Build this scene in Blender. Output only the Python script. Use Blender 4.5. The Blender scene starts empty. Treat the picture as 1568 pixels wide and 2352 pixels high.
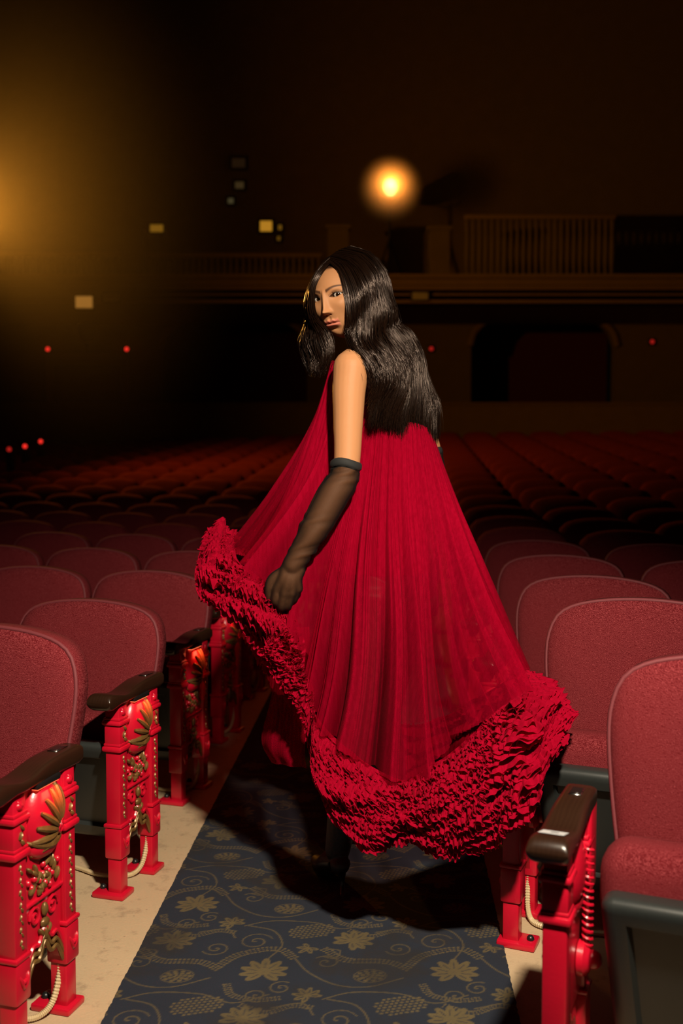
import bpy, bmesh, math, random
import numpy as np
from mathutils import Vector, Matrix

random.seed(7)
rng = np.random.default_rng(7)
scene = bpy.context.scene
COL = scene.collection

# ------------------------------------------------------------------ camera, world, lights, exposure
FPX = 2400.0
TH = math.atan(136 / 2400.0)
CAM = np.array([0.0, 0.0, 1.27])
cd = bpy.data.cameras.new('camera')
cam = bpy.data.objects.new('camera', cd)
COL.objects.link(cam)
cam.location = CAM
cam.rotation_euler = (math.pi / 2 - TH, 0, 0)
cd.sensor_fit = 'VERTICAL'
cd.sensor_height = 36.0
cd.sensor_width = 24.0
cd.lens = FPX / 2352 * 36
cd.clip_start = 0.05
cd.clip_end = 200
cd.dof.use_dof = True
cd.dof.focus_distance = 2.72
cd.dof.aperture_fstop = 2.8
scene.camera = cam

world = bpy.data.worlds.new('world')
scene.world = world
world.use_nodes = True
bgn = world.node_tree.nodes['Background']
bgn.inputs[0].default_value = (0.9, 0.6, 0.4, 1)
bgn.inputs[1].default_value = 0.0006

vs = scene.view_settings
vs.view_transform = 'Standard'
vs.look = 'None'
vs.gamma = 1.0
vs.use_curve_mapping = False
vs.exposure = 0.0
scene.cycles.transparent_max_bounces = 24
scene.cycles.max_bounces = 5
scene.cycles.diffuse_bounces = 3
scene.cycles.volume_bounces = 0
scene.cycles.volume_step_rate = 2.5
scene.cycles.adaptive_threshold = 0.02


def add_light(name, kind, loc, energy, color, target=None, **kw):
    ld = bpy.data.lights.new(name, kind)
    ld.energy = energy
    ld.color = color
    for k, v in kw.items():
        setattr(ld, k, v)
    o = bpy.data.objects.new(name, ld)
    COL.objects.link(o)
    o.location = loc
    if target is not None:
        o.rotation_euler = (Vector(target) - Vector(loc)).to_track_quat('-Z', 'Y').to_euler()
    return o


# the hard photographer's lamp, above and right of the camera
add_light('key_lamp', 'SPOT', (0.48, 0.62, 2.6), 740, (1.0, 0.86, 0.66), (-0.12, 2.75, 0.50),
          spot_size=math.radians(70), spot_blend=1.0, shadow_soft_size=0.07)

# ------------------------------------------------------------------ helpers
FW = np.array([0, math.cos(TH), -math.sin(TH)])
UP = np.array([0, math.sin(TH), math.cos(TH)])


def at(x, y, Y):
    """world point seen at photo position (x, y) at distance Y in front of the camera (arrays allowed)"""
    x, y, Y = np.broadcast_arrays(np.asarray(x, float), np.asarray(y, float), np.asarray(Y, float))
    d = FW + ((x - 784) / FPX)[..., None] * np.array([1.0, 0, 0]) + ((1176 - y) / FPX)[..., None] * UP
    return CAM + d * (Y / d[..., 1])[..., None]


def at3(a):
    a = np.asarray(a, float)
    return at(a[..., 0], a[..., 1], a[..., 2])


def proj(p):
    q = np.asarray(p, float) - CAM
    zc = q @ FW
    return 784 + FPX * q[..., 0] / zc, 1176 - FPX * (q @ UP) / zc


class Geo:
    def __init__(self):
        self.V, self.F, self.M, self.n = [], [], [], 0

    def add(self, VF, mi=0, off=None, rot=None, scale=None):
        V, F = VF
        V = np.asarray(V, float)
        if scale is not None:
            V = V * np.asarray(scale)
        if rot is not None:
            V = V @ np.asarray(rot).T
        if off is not None:
            V = V + np.asarray(off)
        n = self.n
        if isinstance(F, np.ndarray):
            fl = (F + n).tolist()
        else:
            fl = [[i + n for i in f] for f in F]
        self.V.append(V)
        self.F += fl
        self.M += [mi] * len(fl)
        self.n += len(V)
        return self

    def vf(self):
        return np.concatenate(self.V), self.F


def mesh_from(name, V, F, mats, mi=None, smooth=True, auto=None):
    me = bpy.data.meshes.new(name)
    V = np.asarray(V, float)
    me.from_pydata(V.tolist(), [], F.tolist() if isinstance(F, np.ndarray) else F)
    if not isinstance(mats, (list, tuple)):
        mats = [mats]
    for m in mats:
        me.materials.append(m)
    if mi is not None and len(mats) > 1:
        me.polygons.foreach_set('material_index', np.asarray(mi, np.int32))
    me.polygons.foreach_set('use_smooth', np.full(len(me.polygons), smooth, bool))
    if smooth and auto:
        me.set_sharp_from_angle(angle=math.radians(auto))
    me.update()
    return me


def link(name, me, parent=None, loc=None, rz=None):
    o = bpy.data.objects.new(name, me)
    COL.objects.link(o)
    if parent is not None:
        o.parent = parent
    if loc is not None:
        o.location = loc
    if rz is not None:
        o.rotation_euler = (0, 0, rz)
    return o


def obj(name, geo, mats, parent=None, loc=None, rz=None, smooth=True, auto=40):
    if isinstance(geo, Geo):
        V, F = geo.vf()
        mi = geo.M
    else:
        V, F = geo
        mi = None
    return link(name, mesh_from(name, V, F, mats, mi, smooth, auto), parent, loc, rz)


def empty(name, loc=(0, 0, 0), rz=0.0):
    o = bpy.data.objects.new(name, None)
    COL.objects.link(o)
    o.location = loc
    o.rotation_euler = (0, 0, rz)
    o.empty_display_size = 0.1
    return o


def tag(o, label=None, cat=None, group=None, kind=None):
    if label:
        o['label'] = label
    if cat:
        o['category'] = cat
    if group:
        o['group'] = group
    if kind:
        o['kind'] = kind
    return o


def copy_tree(o, parent=None):
    c = o.copy()
    COL.objects.link(c)
    c.parent = parent
    for ch in o.children:
        copy_tree(ch, c)
    return c


def grid_faces(n, m, cu=False, cv=False):
    i = np.arange(n if cu else n - 1)
    j = np.arange(m if cv else m - 1)
    I, J = np.meshgrid(i, j, indexing='ij')
    I2, J2 = (I + 1) % n, (J + 1) % m
    return np.stack([I * m + J, I2 * m + J, I2 * m + J2, I * m + J2], -1).reshape(-1, 4)


def grid(P, cu=False, cv=False):
    n, m = P.shape[:2]
    return P.reshape(-1, 3), grid_faces(n, m, cu, cv)


def box(x0, x1, y0, y1, z0, z1):
    V = [(x, y, z) for x in (x0, x1) for y in (y0, y1) for z in (z0, z1)]
    F = [(0, 1, 3, 2), (4, 6, 7, 5), (0, 4, 5, 1), (2, 3, 7, 6), (0, 2, 6, 4), (1, 5, 7, 3)]
    return np.array(V, float), F


def bm_vf(bm):
    bm.verts.index_update()
    V = np.array([v.co[:] for v in bm.verts])
    F = [[v.index for v in f.verts] for f in bm.faces]
    bm.free()
    return V, F


def rbox(x0, x1, y0, y1, z0, z1, r, seg=3):
    bm = bmesh.new()
    bmesh.ops.create_cube(bm, size=1.0)
    for v in bm.verts:
        v.co.x = x0 if v.co.x < 0 else x1
        v.co.y = y0 if v.co.y < 0 else y1
        v.co.z = z0 if v.co.z < 0 else z1
    bmesh.ops.bevel(bm, geom=bm.edges[:], offset=r, segments=seg, profile=0.5, affect='EDGES')
    return bm_vf(bm)


def ellipsoid(c, r, n=10, m=6, rot=None):
    a = np.linspace(0, 2 * math.pi, n, endpoint=False)
    e = np.linspace(-math.pi / 2, math.pi / 2, m + 1)
    E, A = np.meshgrid(e, a, indexing='ij')
    P = np.stack([np.cos(E) * np.cos(A) * r[0], np.cos(E) * np.sin(A) * r[1], np.sin(E) * r[2]], -1)
    if rot is not None:
        P = P @ np.asarray(rot).T
    V, F = grid(P + np.asarray(c), False, True)
    return V, F[:, ::-1].copy()


def rotx(a):
    c, s = math.cos(a), math.sin(a)
    return np.array([[1, 0, 0], [0, c, -s], [0, s, c]])


def roty(a):
    c, s = math.cos(a), math.sin(a)
    return np.array([[c, 0, s], [0, 1, 0], [-s, 0, c]])


def rotz(a):
    c, s = math.cos(a), math.sin(a)
    return np.array([[c, -s, 0], [s, c, 0], [0, 0, 1]])


def catmull(P, n, closed=False):
    """resample control points (k, d) to n points by a Catmull-Rom spline"""
    P = np.asarray(P, float)
    k = len(P)
    if closed:
        t = np.arange(n) * k / n
        i = np.floor(t).astype(int)
        f = (t - i)[:, None]
        p = [P[(i + o) % k] for o in (-1, 0, 1, 2)]
    else:
        t = np.linspace(0, k - 1, n)
        i = np.minimum(np.floor(t).astype(int), k - 2)
        f = (t - i)[:, None]
        ext = np.concatenate([[2 * P[0] - P[1]], P, [2 * P[-1] - P[-2]]])
        p = [ext[i + o] for o in (0, 1, 2, 3)]
    shp = (len(f),) + (1,) * (P.ndim - 1)
    f = f.reshape(shp)
    return 0.5 * (2 * p[1] + (p[2] - p[0]) * f + (2 * p[0] - 5 * p[1] + 4 * p[2] - p[3]) * f ** 2
                  + (3 * p[1] - p[0] - 3 * p[2] + p[3]) * f ** 3)


def unit(v):
    return v / np.maximum(np.linalg.norm(v, axis=-1, keepdims=True), 1e-9)


def tube(P, r, n=10, caps=True, flat=None, ref=None):
    """tube along P with radii r; flat = (a, b) scales the section along two frame axes"""
    P = np.asarray(P, float)
    k = len(P)
    r = np.broadcast_to(np.asarray(r, float), (k,))
    T = unit(np.gradient(P, axis=0))
    u = np.array([0.0, 0.0, 1.0]) if ref is None else np.asarray(ref, float)
    if abs(T[0] @ u) > 0.95 and ref is None:
        u = np.array([1.0, 0, 0])
    U = []
    for t in T:
        u = u - t * (u @ t)
        u = u / max(np.linalg.norm(u), 1e-9)
        U.append(u)
    U = np.array(U)
    W = np.cross(T, U)
    a = np.linspace(0, 2 * math.pi, n, endpoint=False)
    fa, fb = flat if flat else (1, 1)
    R = P[:, None] + r[:, None, None] * (fa * np.cos(a)[None, :, None] * U[:, None] + fb * np.sin(a)[None, :, None] * W[:, None])
    V, F = grid(R, False, True)
    F = F[:, ::-1].copy()
    if caps:
        V = np.concatenate([V, [P[0] - T[0] * r[0] * 0.5], [P[-1] + T[-1] * r[-1] * 0.5]])
        c0, c1 = k * n, k * n + 1
        F = F.tolist()
        F += [(c0, j, (j + 1) % n) for j in range(n)]
        F += [(c1, (k - 1) * n + (j + 1) % n, (k - 1) * n + j) for j in range(n)]
    return V, F


def limb(P, r, n=16, sub=12):
    """smooth capsule-like tapered limb through control points"""
    A = np.concatenate([np.asarray(P, float), np.asarray(r, float)[:, None]], 1)
    A = catmull(A, sub * (len(P) - 1) + 1)
    V, F = tube(A[:, :3], A[:, 3], n)
    g = Geo()
    g.add((V, F))
    g.add(ellipsoid(A[0, :3], (A[0, 3],) * 3, n, 8))
    g.add(ellipsoid(A[-1, :3], (A[-1, 3],) * 3, n, 8))
    return g.vf()


def noise1(t, freq, seed=0, octs=3):
    """cheap smooth 1-d noise built from sines"""
    r = np.random.default_rng(seed)
    out = np.zeros_like(np.asarray(t, float))
    for o in range(octs):
        for _ in range(3):
            out = out + np.sin(t * freq * (1.7 ** o) * r.uniform(0.6, 1.4) + r.uniform(0, 6.3)) * 0.6 ** o / 3
    return out


def sstep(a, b, x):
    t = np.clip((x - a) / (b - a), 0, 1)
    return t * t * (3 - 2 * t)


# ------------------------------------------------------------------ materials (all node based)
class Nodes:
    def __init__(self, name):
        self.m = bpy.data.materials.new(name)
        self.m.use_nodes = True
        self.nt = self.m.node_tree
        self.nt.nodes.clear()
        self.out = self.nt.nodes.new('ShaderNodeOutputMaterial')

    def n(self, typ, ins=None, **kw):
        nd = self.nt.nodes.new('ShaderNode' + typ)
        for k, v in kw.items():
            setattr(nd, k, v)
        for k, v in (ins or {}).items():
            if isinstance(v, bpy.types.NodeSocket):
                self.nt.links.new(v, nd.inputs[k])
            else:
                nd.inputs[k].default_value = v
        return nd

    def math(self, op, a, b=None, c=None):
        ins = {0: a}
        if b is not None:
            ins[1] = b
        if c is not None:
            ins[2] = c
        return self.n('Math', ins, operation=op).outputs[0]

    def mix(self, f, a, b):
        nd = self.n('Mix', data_type='RGBA')
        for i, v in ((0, f), (6, a), (7, b)):
            if isinstance(v, bpy.types.NodeSocket):
                self.nt.links.new(v, nd.inputs[i])
            else:
                nd.inputs[i].default_value = v
        return nd.outputs[2]

    def ramp(self, f, stops):
        nd = self.n('ValToRGB', {0: f})
        cr = nd.color_ramp
        while len(cr.elements) > 1:
            cr.elements.remove(cr.elements[-1])
        cr.elements[0].position = stops[0][0]
        cr.elements[0].color = stops[0][1]
        for p, c in stops[1:]:
            e = cr.elements.new(p)
            e.color = c
        return nd.outputs[0]

    def coord(self, kind='Object', scale=None):
        o = self.n('TexCoord').outputs[kind]
        if scale is not None:
            o = self.n('Mapping', {0: o, 3: scale}).outputs[0]
        return o

    def noise(self, scale, detail=4, rough=0.55, vec=None, out=0):
        v = vec if vec is not None else self.coord()
        return self.n('TexNoise', {'Vector': v, 'Scale': scale, 'Detail': detail, 'Roughness': rough}).outputs[out]

    def bump(self, h, strength=0.3, dist=0.002):
        return self.n('Bump', {'Height': h, 'Strength': strength, 'Distance': dist}).outputs[0]

    def pbr(self, color, rough=0.5, metal=0.0, normal=None, **kw):
        ins = {'Base Color': color, 'Roughness': rough, 'Metallic': metal}
        if normal is not None:
            ins['Normal'] = normal
        ins.update(kw)
        b = self.n('BsdfPrincipled', ins)
        self.nt.links.new(b.outputs[0], self.out.inputs[0])
        return self.m

    def surf(self, sh):
        self.nt.links.new(sh, self.out.inputs[0])
        return self.m


def c4(r, g, b):
    return (r, g, b, 1.0)


def plain(name, col, rough=0.5, metal=0.0, bump=0.0, bscale=120, var=0.15, **kw):
    k = Nodes(name)
    nz = k.noise(bscale * 0.2, 3)
    c = k.mix(nz, c4(*[v * (1 - var) for v in col]), c4(*[v * (1 + var) for v in col]))
    nr = k.bump(k.noise(bscale, 3), bump, 0.001) if bump else None
    return k.pbr(c, rough, metal, nr, **kw)


def emit(name, col, strength):
    k = Nodes(name)
    return k.surf(k.n('Emission', {0: c4(*col), 1: strength}).outputs[0])


def mat_fabric():
    k = Nodes('seat_fabric')
    xyz = k.n('SeparateXYZ', {0: k.coord()})
    x, z = xyz.outputs[0], k.math('SUBTRACT', xyz.outputs[2], k.math('MULTIPLY', xyz.outputs[1], 0.9))
    ja = k.math('MULTIPLY', k.noise(150, 2), 16.0)
    jb = k.math('MULTIPLY', k.noise(190, 2, 0.5, k.n('Mapping', {0: k.coord(), 1: (3.1, 1.7, 5.3)}).outputs[0]), 16.0)
    a = k.math('SINE', k.math('MULTIPLY_ADD', k.math('ADD', x, k.math('MULTIPLY', z, 0.75)), 2100.0, ja))
    b = k.math('SINE', k.math('MULTIPLY_ADD', k.math('SUBTRACT', x, k.math('MULTIPLY', z, 0.9)), 1750.0, jb))
    w = k.math('MULTIPLY_ADD', k.math('MULTIPLY', a, b), 0.5, 0.5)
    w2 = k.math('MULTIPLY', k.math('POWER', w, 2.8), k.math('ADD', k.noise(420, 2), 0.35))
    blot = k.noise(9, 4)
    base = k.mix(blot, c4(0.060, 0.0012, 0.0032), c4(0.088, 0.0022, 0.0052))
    col = k.mix(w2, base, c4(0.36, 0.062, 0.070))
    return k.pbr(col, 0.9, 0, k.bump(w, 0.35, 0.0012), **{'Specular IOR Level': 0.12})


def mat_redpaint():
    k = Nodes('red_enamel')
    nz = k.noise(7, 5)
    col = k.mix(nz, c4(0.42, 0.0025, 0.016), c4(0.55, 0.005, 0.026))
    return k.pbr(col, 0.33, 0, k.bump(k.noise(160, 3), 0.22, 0.0015), **{'Coat Weight': 0.25, 'Coat Roughness': 0.25})


def mat_gold():
    k = Nodes('old_gold_paint')
    nz = k.noise(45, 5)
    col = k.mix(nz, c4(0.07, 0.030, 0.008), c4(0.26, 0.145, 0.040))
    return k.pbr(col, 0.38, 0.35, k.bump(k.noise(300, 3), 0.3, 0.001))


def mat_wood():
    k = Nodes('dark_varnished_wood')
    w = k.n('TexWave', {'Vector': k.coord('Object', (30, 3, 30)), 'Scale': 1.2, 'Distortion': 6, 'Detail': 4}).outputs[0]
    col = k.mix(w, c4(0.019, 0.0075, 0.0038), c4(0.022, 0.0088, 0.0044))
    return k.pbr(col, 0.30, 0, k.bump(k.noise(60, 3), 0.05, 0.001))


def mat_concrete():
    k = Nodes('worn_concrete')
    v = k.coord()
    big = k.noise(2.2, 6, 0.6, v)
    mid = k.noise(14, 8, 0.7, v)
    fine = k.noise(160, 3, 0.6, v)
    col = k.mix(big, c4(0.42, 0.29, 0.165), c4(0.56, 0.415, 0.26))
    col = k.mix(k.ramp(mid, [(0.30, c4(0.75, 0.75, 0.75)), (0.46, c4(0, 0, 0))]), col, c4(0.19, 0.125, 0.075))
    col = k.mix(k.math('MULTIPLY', fine, 0.45), col, c4(0.33, 0.235, 0.14))
    vo = k.n('TexVoronoi', {'Vector': v, 'Scale': 23.0, 'Randomness': 1.0}).outputs['Distance']
    spot = k.ramp(vo, [(0.03, c4(1, 1, 1)), (0.09, c4(0, 0, 0))])
    col = k.mix(k.math('MULTIPLY', spot, 0.5), col, c4(0.09, 0.06, 0.04))
    return k.pbr(col, 0.85, 0, k.bump(k.math('ADD', fine, mid), 0.35, 0.003))


def mat_carpet():
    k = Nodes('floral_carpet')
    at_ = k.n('Attribute', attribute_name='pattern').outputs['Fac']
    v = k.coord()
    worn = k.noise(5, 5, 0.6, v)
    pile = k.noise(420, 2, 0.6, v)
    stain = k.ramp(k.noise(3.1, 5, 0.62, v), [(0.52, c4(0, 0, 0)), (0.62, c4(1, 1, 1))])
    navy = k.mix(worn, c4(0.0045, 0.008, 0.018), c4(0.012, 0.019, 0.038))
    tan = k.mix(worn, c4(0.075, 0.049, 0.016), c4(0.195, 0.143, 0.052))
    f = k.math('MULTIPLY', at_, k.math('MULTIPLY_ADD', pile, 0.9, 0.45))
    f = k.n('Clamp', {0: f}).outputs[0]
    col = k.mix(f, navy, tan)
    col = k.mix(k.math('MULTIPLY', stain, 0.62), col, c4(0.014, 0.009, 0.006))
    col = k.mix(k.math('MULTIPLY', pile, 0.55), col, c4(0.004, 0.005, 0.008))
    return k.pbr(col, 0.95, 0, k.bump(pile, 0.5, 0.003))


def mat_tulle(name, c0, c1, transp, trans, fine):
    k = Nodes(name)
    v = k.coord()
    st = k.noise(1.0, 5, 0.65, k.n('Mapping', {0: v, 3: (140, 140, 7)}).outputs[0])
    sp = k.noise(fine, 2, 0.6, v)
    col = k.mix(st, c4(*c0), c4(*c1))
    nr = k.bump(k.math('ADD', st, sp), 0.5, 0.002)
    d = k.n('BsdfDiffuse', {0: col, 'Normal': nr}).outputs[0]
    t = k.n('BsdfTranslucent', {0: col, 'Normal': nr}).outputs[0]
    g = k.n('BsdfSheen', {0: c4(1.0, 0.12, 0.2), 'Roughness': 0.35, 'Normal': nr}).outputs[0]
    a = k.n('MixShader', {0: trans, 1: d, 2: t}).outputs[0]
    a = k.n('MixShader', {0: 0.035, 1: a, 2: g}).outputs[0]
    if not transp:
        return k.surf(a)
    sheer = k.n('Attribute', attribute_name='sheer').outputs['Fac']
    fac = k.n('Clamp', {0: k.math('MULTIPLY', k.math('MULTIPLY_ADD', sp, 0.9, 0.55), sheer)}).outputs[0]
    tr = k.n('BsdfTransparent', {0: c4(1, 0.75, 0.78)}).outputs[0]
    return k.surf(k.n('MixShader', {0: fac, 1: a, 2: tr}).outputs[0])


def mat_skin():
    k = Nodes('skin')
    col = k.n('Attribute', attribute_name='Col').outputs['Color']
    nz = k.noise(35, 4)
    col = k.mix(k.math('MULTIPLY', nz, 0.12), col, c4(0.40, 0.12, 0.05))
    return k.pbr(col, 0.55, 0, k.bump(k.noise(900, 2), 0.05, 0.0006),
                 **{'Subsurface Weight': 0.12, 'Subsurface Radius': (0.012, 0.004, 0.002), 'Subsurface Scale': 0.6, 'Specular IOR Level': 0.22})


def mat_hair():
    k = Nodes('dark_brown_hair')
    f = k.n('Attribute', attribute_name='tone').outputs['Fac']
    col = k.mix(f, c4(0.0025, 0.0011, 0.0006), c4(0.015, 0.006, 0.003))
    return k.pbr(col, 0.26, 0, None, **{'Specular IOR Level': 0.55, 'Specular Tint': c4(1.0, 0.78, 0.68)})


def mat_glove():
    k = Nodes('sheer_black_mesh')
    nz = k.noise(1400, 1)
    b = k.n('BsdfPrincipled', {'Base Color': c4(0.005, 0.0045, 0.004), 'Roughness': 0.7, 'Specular IOR Level': 0.2}).outputs[0]
    tr = k.n('BsdfTransparent', {0: c4(0.9, 0.82, 0.75)}).outputs[0]
    return k.surf(k.n('MixShader', {0: k.math('MULTIPLY', k.math('SUBTRACT', 1.0, k.n('LayerWeight', {0: 0.55}).outputs['Facing']), k.math('MULTIPLY_ADD', nz, 0.4, 0.24)), 1: b, 2: tr}).outputs[0])


def mat_lace():
    k = Nodes('black_lace')
    v = k.n('TexVoronoi', {'Vector': k.coord(), 'Scale': 70.0}, feature='DISTANCE_TO_EDGE').outputs['Distance']
    col = k.mix(k.ramp(v, [(0.08, c4(0, 0, 0)), (0.16, c4(1, 1, 1))]), c4(0.020, 0.004, 0.003), c4(0.0022, 0.0016, 0.0016))
    return k.pbr(col, 0.5, 0)


M = dict(
    fabric=mat_fabric(), red=mat_redpaint(), gold=mat_gold(), wood=mat_wood(), concrete=mat_concrete(), carpet=mat_carpet(),
    skin=mat_skin(), hair=mat_hair(), glove=mat_glove(), lace=mat_lace(),
    tulle=mat_tulle('crimson_tulle', (0.20, 0.0004, 0.008), (0.44, 0.003, 0.028), 1.0, 0.30, 700),
    ruffle=mat_tulle('crimson_ruffle_tulle', (0.31, 0.0010, 0.013), (0.60, 0.006, 0.042), 0.0, 0.45, 600),
    piping=plain('maroon_piping', (0.13, 0.016, 0.022), 0.7, bump=0.3, bscale=900),
    plastic=plain('charcoal_plastic', (0.020, 0.023, 0.022), 0.42, bump=0.15, bscale=700),
    blackmetal=plain('black_metal', (0.008, 0.008, 0.008), 0.35),
    chrome=plain('brushed_chrome', (0.45, 0.44, 0.42), 0.22, 1.0),
    plate=plain('dark_plate', (0.02, 0.018, 0.016), 0.25, 0.6),
    paper=plain('paper_label', (0.42, 0.42, 0.43), 0.6),
    ink=plain('grey_ink', (0.14, 0.14, 0.15), 0.7),
    beige=plain('beige_conduit', (0.52, 0.39, 0.22), 0.5, bump=0.1),
    cloth_black=plain('black_cuff', (0.006, 0.006, 0.006), 0.8, bump=0.4, bscale=900),
    leather=plain('black_leather', (0.006, 0.005, 0.005), 0.3),
    plaster=plain('ochre_plaster', (0.22, 0.15, 0.065), 0.85, bump=0.2, bscale=20),
    plaster2=plain('brown_plaster', (0.16, 0.12, 0.055), 0.85, bump=0.2, bscale=20),
    recess=plain('dark_red_drape', (0.09, 0.012, 0.010), 0.9),
    dark=plain('dark_paint', (0.03, 0.022, 0.018), 0.8),
    ceil=plain('ceiling_paint', (0.03, 0.022, 0.015), 0.9),
    doorwood=plain('door_wood', (0.08, 0.045, 0.02), 0.6),
)

# ------------------------------------------------------------------ floor, carpet, shell of the hall
AL, AR = math.radians(17), math.radians(23)


def xc(Y):
    return -0.068 + 0.0515 * (Y - 2.27)


def hq(q):
    return np.maximum(0.035 * (np.sqrt((q - 7.2) ** 2 + 2.25) + (q - 7.2)) - 0.0085, 0)


def floor_h(X, Y):
    s = X - xc(Y)
    return hq(Y + np.where(s < 0, s * math.tan(AL), s * math.tan(AR)))


WALL_Y = 22.0
xs = np.linspace(-13, 13, 53)
ys = np.linspace(-3, WALL_Y + 1.8, 50)
X, Y = np.meshgrid(xs, ys, indexing='ij')
tag(obj('floor', grid(np.stack([X, Y, floor_h(X, Y)], -1)), M['concrete']), 'worn tan concrete floor beneath the seat rows', kind='structure')

# carpet with a woven pattern painted into a point attribute of its dense grid
CW = 0.932
us = np.linspace(0, CW, 260)
vlist = [0.9]
while vlist[-1] < 20.5:
    v = vlist[-1]
    vlist.append(v + (0.012 if v < 2.15 else 0.0036 if v < 3.75 else min(0.0036 * (v / 3.75) ** 5, 0.25)))
vs_ = np.array(vlist)
U, Vv = np.meshgrid(us, vs_, indexing='ij')
Xc = xc(Vv) - CW / 2 + U
edge = 0.0012 * noise1(Vv, 40, 3) + 0.001 * noise1(Vv, 160, 4)
Xc = Xc + np.where((U <= 0) | (U >= CW), edge, 0)
pat = np.zeros(U.shape)


def stamp(px, py, rad, val=1.0):
    """fill discs of radius rad at the points (px, py), in carpet coordinates"""
    for x, y, r in zip(px, py, np.broadcast_to(rad, np.shape(px))):
        i0, i1 = np.searchsorted(us, [x - r, x + r])
        j0, j1 = np.searchsorted(vs_, [y - r, y + r])
        if i1 <= i0 or j1 <= j0:
            continue
        d = np.hypot(us[i0:i1, None] - x, vs_[None, j0:j1] - y)
        m = np.clip((r - d) / 0.0022 + 0.35, 0, 1) * abs(val)
        if val > 0:
            pat[i0:i1, j0:j1] = np.maximum(pat[i0:i1, j0:j1], m)
        else:
            pat[i0:i1, j0:j1] *= 1 - m


def line(pts, r=0.0028, val=0.75, step=0.003):
    p = catmull(np.array(pts), 60 if len(pts) > 2 else 20)
    L = np.concatenate([[0], np.cumsum(np.linalg.norm(np.diff(p, axis=0), axis=1))])
    s = np.arange(0, L[-1], step)
    stamp(np.interp(s, L, p[:, 0]), np.interp(s, L, p[:, 1]), r, val)


def dots(pts, off=0.009, step=0.0105, r=0.0043):
    p = catmull(np.array(pts), 80)
    t = unit(np.gradient(p, axis=0))
    nrm = np.stack([-t[:, 1], t[:, 0]], 1)
    L = np.concatenate([[0], np.cumsum(np.linalg.norm(np.diff(p, axis=0), axis=1))])
    s = np.arange(0, L[-1], step)
    for o in (-off, 0, off):
        q = p + nrm * o
        stamp(np.interp(s, L, q[:, 0]), np.interp(s, L, q[:, 1]), r * (1 if o else 0.8), 0.85)


def palmette(x, y, R, rot, n=9):
    for i in range(n):
        a = rot + (i - (n - 1) / 2) * 2 * math.pi / (n + 1.5)
        l = R * (1.0 - 0.25 * abs(i - (n - 1) / 2) / n * 2)
        t = np.linspace(0.22, 1, 12)
        rr = R * 0.17 * np.sin(np.clip(t, 0, 1) * math.pi * 0.82) + 0.002
        stamp(x + np.cos(a) * l * t, y + np.sin(a) * l * t, rr, 0.95)
        stamp(x + np.cos(a) * l * t[2:9], y + np.sin(a) * l * t[2:9], 0.0024, -0.7)
    stamp([x], [y], R * 0.18, 0.9)


def rosette(x, y, R):
    for k, (n, rr, sz) in enumerate(((10, 0.85, 0.17), (7, 0.52, 0.17), (4, 0.22, 0.13))):
        a = np.arange(n) * 2 * math.pi / n + k
        stamp(x + np.cos(a) * R * rr, y + 0.75 * np.sin(a) * R * rr, R * sz, 0.9)
    a = np.linspace(0, 6.3, 60)
    stamp(x + np.cos(a) * R * 1.08, y + 0.8 * np.sin(a) * R * 1.08, 0.0025, 0.7)


def grapes(x, y, R, rot):
    for i in range(-6, 7):
        for j in range(-6, 7):
            u, v = (i + 0.5 * (j % 2)) * 0.0125, j * 0.011
            if (u / R) ** 2 + (v / (R * 0.68)) ** 2 < 1:
                c, s = math.cos(rot), math.sin(rot)
                stamp([x + u * c - v * s], [y + u * s + v * c], 0.0046, 0.9)


def spiral(x, y, R, rot, turns=1.6, d=1):
    t = np.linspace(0, 1, 90)
    a = rot + d * t * turns * 2 * math.pi
    r = R * (1 - t) ** 0.8
    stamp(x + np.cos(a) * r, y + np.sin(a) * r, 0.0027, 0.75)


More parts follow.
